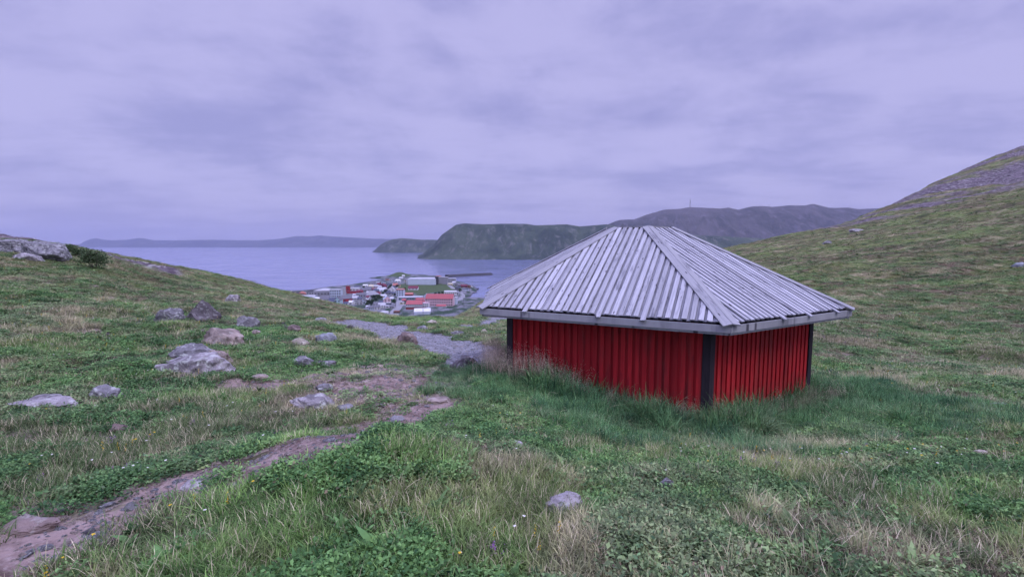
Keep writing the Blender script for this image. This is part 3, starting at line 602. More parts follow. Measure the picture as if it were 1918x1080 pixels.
ROCKS = [
 (312,604,62,24,'grey','rounded grey boulder just left of the dark pointed rock'), (369,600,60,33,'dark','dark pointed rock beside the rounded grey boulder on the left slope'),
 (433,567,26,13,'pale','small pale rock alone highest on the left slope above the bright green tuft'), (460,618,40,22,'grey','lumpy grey rock in bright grass right of the dark pointed rock'),
 (478,628,18,9,'tan','small tan stone at the right foot of the lumpy grey rock'), (408,650,82,30,'tan','large smooth tan boulder with dark pits on the left turf'),
 (352,672,82,26,'grey','speckled grey boulder between the tan boulder and the long lichen slab'), (398,680,58,19,'tan','flat pinkish rock behind the right end of the long lichen slab'),
 (345,708,140,38,'pale','long lichen-white slab with a black crack on the left turf'), (547,622,30,12,'brown','small brown rock between two pale stones near the gravel path'),
 (560,647,32,12,'cream','cream-coloured flat stone beside the blue-grey rock'), (607,643,38,16,'blue','blue-grey blocky rock right of the cream-coloured stone'),
 (563,684,44,13,'grey','low grey stone half sunk in turf below the cream-coloured stone'), (606,684,40,7,'grey','very flat grey slab right of the low sunk stone'),
 (578,766,86,24,'pale','long narrow pale ridge of rock tilting down to the right'), (642,768,44,8,'grey','flat grey slab at the low end of the tilting ridge of rock'),
 (605,732,32,11,'grey','small angular grey stone above the tilting ridge of rock'), (62,768,118,19,'pale','wide flat lichen rock with dark heath behind at the left edge'),
 (190,750,62,24,'grey','square-ended grey rock right of the dark heath patch'), (36,1000,108,15,'brown','low worn brownish rock at the lower left edge beside the trodden path'),
 (165,1003,24,13,'grey','round stone lying on the trodden path at lower left'), (360,915,42,11,'pale','flat pale stone at the right edge of the trodden path'),
 (240,956,24,12,'grey','small stone sunk in the middle of the trodden path'), (1058,960,90,32,'pale','white lichen rock poking out of foreground grass'),
 (760,646,40,20,'brown','brown rock at the left edge of the gravel path'), (868,692,52,22,'dark','dark rock where the gravel path meets the tall grass'),
 (971,838,24,10,'pale','small pale stone in short grass above the white lichen rock'), (1250,924,28,26,'grey','upright pale stone stub in front of a green tuft'),
 (1440,976,20,12,'blue','small blue-grey stone in short turf at lower right'), (1886,768,54,9,'pale','flat pale slab by the dark hollow at the right edge'),
 (1842,851,24,7,'cream','small cream stone right of the tall grass'), (1912,502,20,9,'blue','blue-grey slab on the right slope cut by the frame edge'),
 (1607,434,26,5,'pale','thin pale slab high on the right slope under the scree'), (1552,457,20,6,'grey','grey slab among dark heath on the right slope'),
 (484,712,40,7,'tan','flat tan stone on the thin side track'), (705,806,30,8,'blue','flat bluish stone in the trodden path by the hummock'),
 (742,789,28,8,'grey','flat grey stone further along the trodden path past the bluish one'), (818,754,52,6,'tan','long flat tan slab across the upper trodden path'),
 (807,608,20,8,'cream','pale cream stone in grass beyond the gravel path'), (790,617,24,7,'grey','flat grey stone on the far edge of the gravel path'),
 (857,629,26,8,'grey','grey stone in grass nearer the hut beyond the gravel path'), (906,625,14,8,'cream','small white stone closest to the hut post'),
 (218,808,34,13,'brown','brownish stone buried in herbs left of the trodden path'), (655,618,18,8,'dark','small dark stone on the left edge of the gravel path'),
 (845,693,30,5,'cream','flat whitish stone left of the dark rock by the tall grass'), (72,482,84,27,'grey','large leaning slab of the outcrop beside the bush'),
 (14,474,80,20,'grey','weathered block of the outcrop at the left edge'), (40,486,46,12,'pale','low pale ledge under the outcrop at the left edge'),
 (600,603,22,8,'grey','grey stone at the far end of the gravel path'), (1010,990,12,6,'brown','tiny brown stone by the white lichen rock')]
for i, t in enumerate(ROCKS):
    rock(*t, seed=i*7+3, tilt={14: -14, 2: 8, 45: -14}.get(i, 0), pointed=i == 1, yaw={14: 0, 8: -4}.get(i))

# ------------------------------------------------------------------ vegetation
def veg_material(name, mode):
    m, n, b = mat(name, .75, .2)
    c, p, p2, fin, med = turf_colour(n)
    r = n.new('ShaderNodeObjectInfo').outputs['Random']; br = n.new('ShaderNodeAttribute', attribute_name='rnd').outputs['Fac']
    if mode == 'turf': c = n.mix(.8, c, n.mix(r, (.050, .100, .028, 1), (.17, .20, .085, 1)))if False else n.mix(.35, c, n.mix(r, (.055, .115, .030, 1), (.16, .19, .085, 1)))
    mo = n.new('ShaderNodeAttribute', attribute_name='moor', attribute_type='INSTANCER').outputs['Fac']
    c = n.mix(n.math('MULTIPLY', mo, .8), c, moor_colour(n, p2, fin))
    fr = n.new('ShaderNodeAttribute', attribute_name='fresh', attribute_type='INSTANCER').outputs['Fac']
    c = n.mix(n.math('MULTIPLY', fr, .8), c, n.mix(r, (.055, .135, .035, 1), (.16, .26, .075, 1)))
    if mode == 'leaf': c = n.mix(.72, c, n.mix(r, (.028, .082, .032, 1), (.090, .165, .060, 1)))
    if mode == 'dry': c = n.mix(.75, c, n.mix(r, (.30, .25, .17, 1), (.42, .36, .27, 1)))
    if mode == 'lush': c = n.mix(.86, c, n.mix(r, (.014, .056, .024, 1), (.090, .185, .078, 1)))
    if mode == 'lush': c = n.mix(n.math('MULTIPLY', n.ss(n.noise(p2, 1.6, 4, .6, .5), .48, .60), .65), c, (.016, .050, .030, 1)); c = n.mix(n.math('MULTIPLY', n.ss(n.noise(n.vmath('ADD', p2, (5, 8, 2)), 1.1, 4, .6, .5), .56, .66), .5), c, (.16, .20, .12, 1))
    if mode == 'heath': c = n.mix(.8, c, n.mix(r, (.050, .030, .028, 1), (.12, .075, .065, 1)))
    if mode == 'seed': c = n.mix(r, (.20, .16, .12, 1), (.38, .32, .26, 1))
    v = n.math('MULTIPLY', n.math('ADD', .86, n.math('MULTIPLY', r, .90)), n.math('ADD', .95, n.math('MULTIPLY', br, .9)))
    c = n.mix(1, c, n.new('ShaderNodeCombineColor', i_0=v, i_1=v, i_2=v).outputs[0], 'MULTIPLY')
    n.put(b.inputs['Base Color'], c)
    tr = n.new('ShaderNodeBsdfTranslucent'); n.put(tr.inputs[0], c); mx = n.new('ShaderNodeMixShader'); mx.inputs[0].default_value = .25
    n.l.new(b.outputs[0], mx.inputs[1]); n.l.new(tr.outputs[0], mx.inputs[2])
    out = [x for x in n.n if x.type == 'OUTPUT_MATERIAL'][0]; n.l.new(mx.outputs[0], out.inputs[0]); return m
VM = {k: veg_material(k+'_blades', k) for k in ('turf', 'leaf', 'dry', 'lush', 'heath', 'seed')}
def flat_mat(name, c): return simple(name, c, .7, .08, 3)
VM['yellow'] = flat_mat('yellow_petals', (.62, .42, .03)); VM['white'] = flat_mat('white_petals', (.72, .70, .66)); VM['purple'] = flat_mat('purple_petals', (.25, .12, .30))
VM['stem'] = flat_mat('flower_stem', (.09, .13, .05))
class Veg:
    def __init__(s, seed): s.v = []; s.f = []; s.m = []; s.r = []; s.q = random.Random(seed)
    def strip(s, pts, ws, sidev, m=0):
        i = len(s.v); r = s.q.random()
        for p, w_ in zip(pts, ws): s.v += [p-sidev*w_/2, p+sidev*w_/2]
        for k in range(len(pts)-1): s.f.append((i+2*k, i+2*k+1, i+2*k+3, i+2*k+2)); s.m.append(m); s.r.append(r)
    def blade(s, base, az, L, wd, lean, droop, m=0, seg=3, leaf=False):
        d = Vector((math.cos(az), math.sin(az), 0)); sv = Vector((-d.y, d.x, 0)); a = lean; p = Vector(base); pts = [p.copy()]
        for k in range(seg):
            p = p+(d*math.sin(a)+Vector((0, 0, 1))*math.cos(a))*L/seg; a += droop/seg; pts.append(p.copy())
        ws = [wd*(math.sin(math.pi*(.16+.84*k/seg)) if leaf else (1-(k/seg)**1.6*.93)) for k in range(seg+1)]
        if leaf: ws[-1] = wd*.04
        s.strip(pts, ws, sv, m)
    def quad(s, c, sz, nrm, m=0):
        nrm = Vector(nrm).normalized(); a = nrm.orthogonal().normalized(); a.rotate(Matrix.Rotation(s.q.random()*6.28, 3, nrm)); b = nrm.cross(a)
        i = len(s.v); c = Vector(c); s.v += [c-a*sz*.5, c+b*sz*.32, c+a*sz*.5, c-b*sz*.32]; s.f.append((i, i+1, i+2, i+3)); s.m.append(m); s.r.append(s.q.random())
    def mesh(s, name, mats):
        me = bpy.data.meshes.new(name); me.from_pydata([tuple(v) for v in s.v], [], s.f)
        for m in mats: me.materials.append(m)
        me.polygons.foreach_set('material_index', np.array(s.m, np.int32))
        a = me.attributes.new('rnd', 'FLOAT', 'FACE'); a.data.foreach_set('value', np.array(s.r, np.float32)); me.update(); return me
def tuft(seed, n, rad, h0, h1, wd, lean, droop, mats, drym=0.):
    g = Veg(seed); q = g.q
    for k in range(n):
        az = q.random()*6.283; rr = rad*math.sqrt(q.random()); b = (math.cos(az)*rr, math.sin(az)*rr, -.012)
        g.blade(b, az+q.gauss(0, .9), q.uniform(h0, h1), wd*q.uniform(.7, 1.25), q.uniform(0, lean), q.uniform(.3, droop), 1 if q.random() < drym else 0)
    return g.mesh('tuft', mats)
def cover(seed, n, rad, h, sz, mats):
    g = Veg(seed); q = g.q
    for k in range(n):
        az = q.random()*6.283; rr = rad*math.sqrt(q.random()); z = h*(1-(rr/rad)**2*.6)*q.uniform(.35, 1)
        g.quad((math.cos(az)*rr, math.sin(az)*rr, z), sz*q.uniform(.6, 1.3), (q.gauss(0, .6), q.gauss(0, .6), 1), 1 if q.random() < .12 else 0)
    return g.mesh('cover', mats)
def rosette(seed, n, L, wd, mats):
    g = Veg(seed); q = g.q
    for k in range(n): g.blade((q.gauss(0, .01), q.gauss(0, .01), -.01), q.random()*6.283, L*q.uniform(.6, 1.15), wd*q.uniform(.7, 1.2), q.uniform(.1, .7), q.uniform(.4, 1.3), 0, 5, True)
    return g.mesh('leaves', mats)
def panicle(seed, H, mats):
    g = Veg(seed); q = g.q
    for st in range(5):
        az = q.random()*6.28; ln = q.uniform(.04, .22); h = H*q.uniform(.75, 1.1); bx_, by_ = q.gauss(0, .05), q.gauss(0, .05)
        g.blade((bx_, by_, 0), az, h, .0035, ln, .25, 0, 4)
        a = ln; top = Vector((bx_, by_, 0))+Vector((math.cos(az)*math.sin(a+.1), math.sin(az)*math.sin(a+.1), math.cos(a+.1)))*h
        for k in range(34):
            t = q.random(); c = top-Vector((math.cos(az)*math.sin(a+.15), math.sin(az)*math.sin(a+.15), math.cos(a+.15)))*t*.20*H/.5
            rr = .012+.05*t*(1-t)*2.6; o_ = Vector((q.gauss(0, rr), q.gauss(0, rr), q.gauss(0, .012)))
            g.quad(c+o_, .0095, (q.gauss(0, 1), q.gauss(0, 1), q.gauss(0, 1)), 0)
    return g.mesh('panicle', mats)
def flower(seed, H, colm, spike=False, heads=1):
    g = Veg(seed); q = g.q
    for s_ in range(heads):
        bx_, by_ = (q.gauss(0, .03), q.gauss(0, .03)) if heads > 1 else (0, 0); h = H*q.uniform(.8, 1.1); az = q.random()*6.28
        g.blade((bx_, by_, 0), az, h, .004, .08, .1, 0, 2); top = Vector((bx_+math.cos(az)*h*.12, by_+math.sin(az)*h*.12, h*.985))
        if spike:
            for k in range(12): g.quad(top-Vector((q.gauss(0, .006), q.gauss(0, .006), k*.007)), .013, (q.gauss(0, 1), q.gauss(0, 1), .6), 1)
        else:
            for k in range(5):
                a = k*1.257; g.quad(top+Vector((math.cos(a)*.006, math.sin(a)*.006, 0)), .014, (math.cos(a)*.5, math.sin(a)*.5, 1), 1)
    return g.mesh('flower', [VM['stem'], colm])
def scatter(name, meshes, pts, idx, rot, scl, label, cat, extra=None):
    """one growth of countless small plants: meshes placed on points through geometry nodes"""
    src = bpy.data.collections.new(name+'_kinds')
    for k, me in enumerate(meshes):
        o = bpy.data.objects.new('%s_kind_%s' % (name, chr(97+k)), me); src.objects.link(o)
    me = bpy.data.meshes.new(name); me.vertices.add(len(pts)); me.vertices.foreach_set('co', np.asarray(pts, np.float32).ravel())
    a = me.attributes.new('which', 'INT', 'POINT'); a.data.foreach_set('value', np.asarray(idx, np.int32))
    a = me.attributes.new('turn', 'FLOAT_VECTOR', 'POINT'); a.data.foreach_set('vector', np.asarray(rot, np.float32).ravel())
    a = me.attributes.new('size', 'FLOAT_VECTOR', 'POINT'); a.data.foreach_set('vector', np.asarray(scl, np.float32).ravel())
    for k, v in (extra or {}).items(): a = me.attributes.new(k, 'FLOAT', 'POINT'); a.data.foreach_set('value', np.asarray(v, np.float32))
    o = link(name, me); props(o, label, cat, kind='stuff')
    t = bpy.data.node_groups.new(name+'_growth', 'GeometryNodeTree'); t.interface.new_socket('Geometry', in_out='INPUT', socket_type='NodeSocketGeometry'); t.interface.new_socket('Geometry', in_out='OUTPUT', socket_type='NodeSocketGeometry')
    N = t.nodes; gi, go = N.new('NodeGroupInput'), N.new('NodeGroupOutput'); ip = N.new('GeometryNodeInstanceOnPoints'); ci = N.new('GeometryNodeCollectionInfo')
    ci.inputs[0].default_value = src; ci.inputs[1].default_value = True; ci.inputs[2].default_value = True
    def na(nm, ty): x = N.new('GeometryNodeInputNamedAttribute'); x.data_type = ty; x.inputs[0].default_value = nm; return x.outputs[0]
    lk = t.links.new; lk(gi.outputs[0], ip.inputs['Points']); lk(ci.outputs[0], ip.inputs['Instance']); ip.inputs['Pick Instance'].default_value = True
    lk(na('which', 'INT'), ip.inputs['Instance Index'])
    e = N.new('FunctionNodeEulerToRotation'); lk(na('turn', 'FLOAT_VECTOR'), e.inputs[0]); lk(e.outputs[0], ip.inputs['Rotation']); lk(na('size', 'FLOAT_VECTOR'), ip.inputs['Scale'])
    lk(ip.outputs[0], go.inputs[0]); md = o.modifiers.new('growth', 'NODES'); md.node_group = t; return o
def field(n, rho, dmin, dmax, umax=1.22):
    Ds = np.exp(np.linspace(math.log(dmin), math.log(dmax), 2000)); p = Ds*rho(Ds)*np.gradient(Ds); c = np.cumsum(p); c /= c[-1]
    D = np.interp(rng.random(n), c, Ds); u = rng.uniform(-umax, umax, n); return u*D, D
def eul(n, t=.12): return np.stack([rng.normal(0, t, n), rng.normal(0, t, n), rng.uniform(0, 6.283, n)], 1)
T_, L_, D_, U_, H_ = VM['turf'], VM['leaf'], VM['dry'], VM['lush'], VM['heath']
# 1. turf over the whole valley
kinds = [tuft(1, 15, .055, .035, .085, .006, 1.25, 1.2, [T_, D_], .10), tuft(2, 16, .065, .035, .09, .0055, 1.35, 1.4, [T_, D_], .16), tuft(3, 13, .045, .05, .11, .0065, .9, 1.3, [T_, D_], .06),
         cover(4, 34, .075, .055, .030, [L_, T_]), cover(5, 46, .09, .075, .022, [L_, H_]), rosette(6, 8, .085, .024, [L_]),
         tuft(7, 18, .06, .04, .11, .0045, 1.35, 1.5, [D_, T_], .25), tuft(8, 22, .07, .03, .07, .0055, 1.3, 1.2, [H_, D_], .15), tuft(9, 16, .06, .08, .18, .006, 1.0, 1.7, [T_, D_], .12),
         cover(10, 40, .10, .09, .026, [L_, U_])]
NP = 345000
X1, Y1 = field(NP, lambda D: np.minimum(1, (4.5/D)**1.55)*np.where(D > 45, (45/D)**.7, 1), 1.4, 260, 1.6)
m = masks(X1, Y1); q = rng.random(NP)
keep = (m['gravel'] < .35+.1*q) & (m['dirt'] < .30+.65*q**1.6) & (m['rock'] < .2+.5*q**3) & (poly_sd(HUTP, X1, Y1) < .02)
X1, Y1, q = X1[keep], Y1[keep], rng.random(keep.sum()); m = {k: v[keep] for k, v in m.items()}
s1 = fbm(X1/.9, Y1/.9, 3, 131); s2 = fbm(X1/2.4, Y1/2.4, 3, 137); s3 = fbm(X1/.5, Y1/.5, 2, 139)
k1 = np.where(q < .45, 0, np.where(q < .8, 1, 2))
k1 = np.where((s1 > .47) & (q < .75), np.where(q < .3, 3, np.where(q < .55, 4, 9)), k1); k1 = np.where((s3 > .55) & (q < .12), 5, k1)
k1 = np.where((s2 > .58) & (q > .6), 6, k1); k1 = np.where((s2 < .40) & (q > .5), 7, k1); k1 = np.where((s1 < .42) & (q < .30), 8, k1)
g1 = np.maximum(1, (Y1/4.5)**.55); hgt = rng.uniform(.7, 1.3, len(X1))*(.75+.5*s2)
wearT = np.exp(-(((X1-uat(760)*8)/2.2)**2+((Y1-8.3)/2.6)**2)); hgt *= 1-.65*wearT
Z1 = height(X1, Y1); sz = np.stack([g1*rng.uniform(.8, 1.2, len(X1)), g1*rng.uniform(.8, 1.2, len(X1)), np.maximum(1, (Y1/4.5)**.26)*hgt], 1)
scatter('meadow_turf', kinds, np.stack([X1, Y1, Z1], 1), k1, eul(len(X1)), sz, 'short green and straw-coloured turf covering the valley and both slopes', 'grass', dict(moor=m['moor'], fresh=m['fresh']))
# 2. tall dark grass round the hut and in the hollow to its right
n = 34000; X2 = rng.uniform(-1.5, 9.5, n); Y2 = rng.uniform(4.2, 13, n); m2 = masks(X2, Y2)
keep = (m2['lush'] > .35+.4*rng.random(n)) & (m2['gravel'] < .3) & (poly_sd(HUTP, X2, Y2) < .0) & ((Y2 < 10.5) | (rng.random(n) < .3)); X2, Y2 = X2[keep], Y2[keep]
n = len(X2); hd = -poly_sd(HUTP, X2, Y2); sc = (.55+.70*sstep(1.6, .2, hd))*(.35+1.3*fbm(X2/.55, Y2/.55, 2, 151))*rng.uniform(.75, 1.25, n); sc = np.where(Y2 < 6.4, sc*.8, sc)*np.where(X2 < .3, .62, 1.)
kinds2 = [tuft(11, 20, .06, .16, .38, .009, 1.0, 2.0, [U_, T_], .25), tuft(12, 20, .07, .18, .42, .008, 1.1, 2.2, [U_, D_], .07), cover(13, 50, .12, .20, .035, [U_, L_])]
scatter('tall_grass', kinds2, np.stack([X2, Y2, height(X2, Y2)], 1), np.where(rng.random(n) < .5, 0, np.where(rng.random(n) < .8, 1, 2)), eul(n, .15), np.stack([sc, sc, sc], 1), 'tall dark green grass leaning around the foot of the red hut', 'grass')
# 3. seed heads before the walls
def along(n, a, b, r0, r1, p=1.):
    t = rng.random(n); P = HE[a], HE[b]; x = P[0].x+(P[1].x-P[0].x)*t; y = P[0].y+(P[1].y-P[0].y)*t; o = 1-rng.uniform(r0, r1, n)
    return HUTC[0]+(x-HUTC[0])*o, HUTC[1]+(y-HUTC[1])*o, t
xa, ya, ta_ = along(620, 0, 1, -.02, .12); ka = rng.random(620) < np.where(ta_ < .42, .42, .12); xb, yb, tb_ = along(130, 1, 2, -.02, .12); xc, yc, _ = along(60, 5, 0, -.02, .1)
X3, Y3 = np.concatenate([xa[ka], xb, xc]), np.concatenate([ya[ka], yb, yc]); n = len(X3); sc = rng.uniform(.65, 1.1, n)*np.where(X3 < 1.2, 1.15, .8)
scatter('seed_heads', [panicle(21, .52, [VM['seed']]), panicle(22, .62, [VM['seed']]), panicle(23, .45, [VM['seed']])], np.stack([X3, Y3, height(X3, Y3)], 1), rng.integers(0, 3, n), eul(n, .16), np.stack([sc]*3, 1), 'feathery pinkish seed heads of tall grass before the red walls', 'grass')
# 4. foreground long blades and herbs
n = 5200; X4, Y4 = field(n, lambda D: (3/D)**1.2, 1.9, 12, 1.15); m4 = masks(X4, Y4); b4 = fbm(X4/.6, Y4/.6, 3, 161)
keep = (m4['dirt'] < .2) & (m4['gravel'] < .2) & (poly_sd(HUTP, X4, Y4) < 0) & (b4 > .5); X4, Y4, b4 = X4[keep], Y4[keep], b4[keep]; n = len(X4); sc = rng.uniform(.6, 1.2, n)
kinds4 = [tuft(31, 12, .04, .11, .22, .0045, .6, 1.6, [T_, D_], .14), tuft(32, 14, .05, .10, .24, .0035, 1.3, 1.7, [D_, T_], .4), rosette(33, 9, .14, .030, [L_]), rosette(34, 6, .11, .034, [L_]), cover(35, 60, .12, .12, .026, [L_, T_])]
q4 = rng.random(n); scatter('long_grass', kinds4, np.stack([X4, Y4, height(X4, Y4)], 1), np.where(q4 < .42, 0, np.where(q4 < .50, 1, np.where(q4 < .66, 2, np.where(q4 < .76, 3, 4)))), eul(n, .2), np.stack([sc]*3, 1), 'longer grass blades and leafy herbs in the foreground turf', 'grass', dict(fresh=m4['fresh'][keep]))
# 5. flowers
n = 3600; X5, Y5 = field(n, lambda D: (3/D)**1.1, 2.2, 30, 1.1); m5 = masks(X5, Y5); b5 = fbm(X5/1.1, Y5/1.1, 3, 171)
keep = (m5['dirt'] < .2) & (m5['gravel'] < .2) & (poly_sd(HUTP, X5, Y5) < 0) & (b5 > .53); X5, Y5 = X5[keep], Y5[keep]; n = len(X5)
q5 = rng.random(n); sc = rng.uniform(.7, 1.1, n)*np.maximum(1, (Y5/6)**.4)
scatter('small_flowers', [flower(41, .13, VM['yellow']), flower(42, .15, VM['yellow'], True), flower(43, .12, VM['white']), flower(44, .09, VM['purple'], True, 4)], np.stack([X5, Y5, height(X5, Y5)], 1), np.where(q5 < .35, 0, np.where(q5 < .52, 1, np.where(q5 < .93, 2, 3))), eul(n, .1), np.stack([sc]*3, 1), 'scattered small yellow, white and purple meadow flowers', 'flowers')
# 6. loose stones on the tracks
def pebble(seed, mt):
    r = random.Random(seed); bm = bmesh.new(); bmesh.ops.create_icosphere(bm, subdivisions=2, radius=.5)
    pl = [(Vector((r.gauss(0, 1), r.gauss(0, 1), r.gauss(0, 1))).normalized(), r.uniform(.26, .42)) for k in range(9)]
    for v in bm.verts:
        for q_, d in pl:
            t = v.co.dot(q_)-d
            if t > 0: v.co -= q_*t
        v.co.z *= .55; v.co.y *= .8
    me = bpy.data.meshes.new('pebble'); bm.to_mesh(me); bm.free(); me.materials.append(mt); return me
n = 190000; X6, Y6 = field(n, lambda D: (3/D)**1.3, 1.9, 34, 1.1); m6 = masks(X6, Y6); q6 = rng.random(n)
keep = (((m6['dirt'] > .5) & (q6 < .35+.4*(fbm(X6/.5, Y6/.5, 2, 181) > .5))) | (m6['gravel'] > .5)) & (poly_sd(HUTP, X6, Y6) < 0); X6, Y6 = X6[keep], Y6[keep]; n = len(X6)
sc = np.clip(rng.lognormal(math.log(.025), .62, n), .008, .13)*np.maximum(1, (Y6/5)**.3)
scatter('loose_stones', [pebble(51, RM['grey']), pebble(52, RM['tan']), pebble(53, RM['blue']), pebble(54, RM['pale'])], np.stack([X6, Y6, height(X6, Y6)], 1), np.where(m6['gravel'][keep] > .5, rng.choice([0, 2, 3], n), rng.integers(0, 2, n)), eul(n, .2), np.stack([sc, sc, sc*.8], 1), 'loose stones lying on the trodden and gravel paths', 'stones')
# ------------------------------------------------------------------ the town below
TM = {}
def tm(key):
    if key not in TM:
        c = dict(white=(.62, .62, .66), bluewhite=(.50, .56, .68), grey=(.26, .26, .30), lgrey=(.40, .40, .45), mint=(.36, .50, .54), red=(.33, .03, .05), maroon=(.16, .03, .06), dred=(.24, .05, .06),
                 pink=(.62, .44, .50), salmon=(.44, .20, .18), yellow=(.50, .42, .25), cream=(.55, .50, .40), dark=(.045, .045, .06), navy=(.07, .08, .13), slate=(.14, .14, .17), redroof=(.36, .095, .11),
                 brown=(.12, .07, .07), orange=(.40, .15, .13), teal=(.20, .26, .30), paleroof=(.46, .47, .54), glass=(.03, .035, .05), hull=(.03, .035, .06), rust=(.20, .09, .07), stone=(.04, .04, .05))[key]
        TM[key] = simple('town_'+key, c, .8 if key != 'glass' else .3, .08, .3)
    return TM[key]
def house(name, cx, yb, wp, hp, rp, wall, roof, label, yaw=0, deep=9, style='x', win=(1, 2), cat='house', zoff=0, chim=True, group=None, band=False):
    p = hit(cx, yb, d0=300); D = p[1]; w_, h_, r_ = wp*D/F, hp*D/F, rp*D/F
    root = empty(name, (p[0], p[1]+deep/2, p[2]-.4), label, cat, group, R(yaw)); d = deep; h_ += .4
    b = MB(); ov = .35
    b.box((0, 0, h_/2), (w_, d, h_))
    if style == 'y':
        for s_ in (-1, 1):
            q = [(-w_/2, s_*d/2, h_), (w_/2, s_*d/2, h_), (0, s_*d/2, h_+r_)]; b.face(q if s_ < 0 else q[::-1])
    if style == 'x':
        for s_ in (-1, 1):
            q = [(s_*w_/2, -d/2, h_), (s_*w_/2, d/2, h_), (s_*w_/2, 0, h_+r_)]; b.face(q if s_ > 0 else q[::-1])
    b.build('wall', tm(wall), root)
    rf = MB()
    if style == 'x':
        for s_ in (-1, 1):
            k = r_/(d/2); q = [(-w_/2-ov, s_*(d/2+ov), h_-k*ov+.06), (w_/2+ov, s_*(d/2+ov), h_-k*ov+.06), (w_/2+ov, 0, h_+r_+.06), (-w_/2-ov, 0, h_+r_+.06)]
            q = q if s_ < 0 else q[::-1]; rf.prism(q, (0, s_*math.sin(.6), .8), .18)
    elif style == 'y':
        for s_ in (-1, 1):
            k = r_/(w_/2); q = [(s_*(w_/2+ov), -d/2-ov, h_-k*ov+.06), (s_*(w_/2+ov), d/2+ov, h_-k*ov+.06), (0, d/2+ov, h_+r_+.06), (0, -d/2-ov, h_+r_+.06)]
            q = q if s_ > 0 else q[::-1]; rf.prism(q, (s_*math.sin(.6), 0, .8), .18)
    elif style == 'hip':
        a_ = min(w_, d)*.42; E_ = [(-w_/2-ov, -d/2-ov, h_), (w_/2+ov, -d/2-ov, h_), (w_/2+ov, d/2+ov, h_), (-w_/2-ov, d/2+ov, h_)]; t0, t1 = (-w_/2+a_, 0, h_+r_), (w_/2-a_, 0, h_+r_)
        rf.face([E_[0], E_[1], t1, t0]); rf.face([E_[1], E_[2], t1]); rf.face([E_[2], E_[3], t0, t1]); rf.face([E_[3], E_[0], t0])
    else:
        rf.box((0, 0, h_+max(.3, r_)/2+.003), (w_+.3, d+.3, max(.3, r_)))
    ro = rf.build('roof', tm(roof), root)
    if chim and style in 'xy' and wp > 7:
        c = MB(); c.box((w_*.2, .6, h_+r_*.9), (.7, .7, 1.6)); c.build('chimney', tm('slate'), ro)
    nr_, nc_ = win; ph = (h_-.4)/max(nr_, 1)
    for i in range(nr_):
        for j in range(nc_):
            ww, wh = min(2.3, w_/nc_*.56), min(ph*.5, 2.3); x = (j+.5)/nc_*w_-w_/2; z = .4+ph*(i+.55)
            q = MB(); q.box((x, -d/2-.03, z), (ww, .12, wh)); q.build('window', tm('glass'), root)
    return root
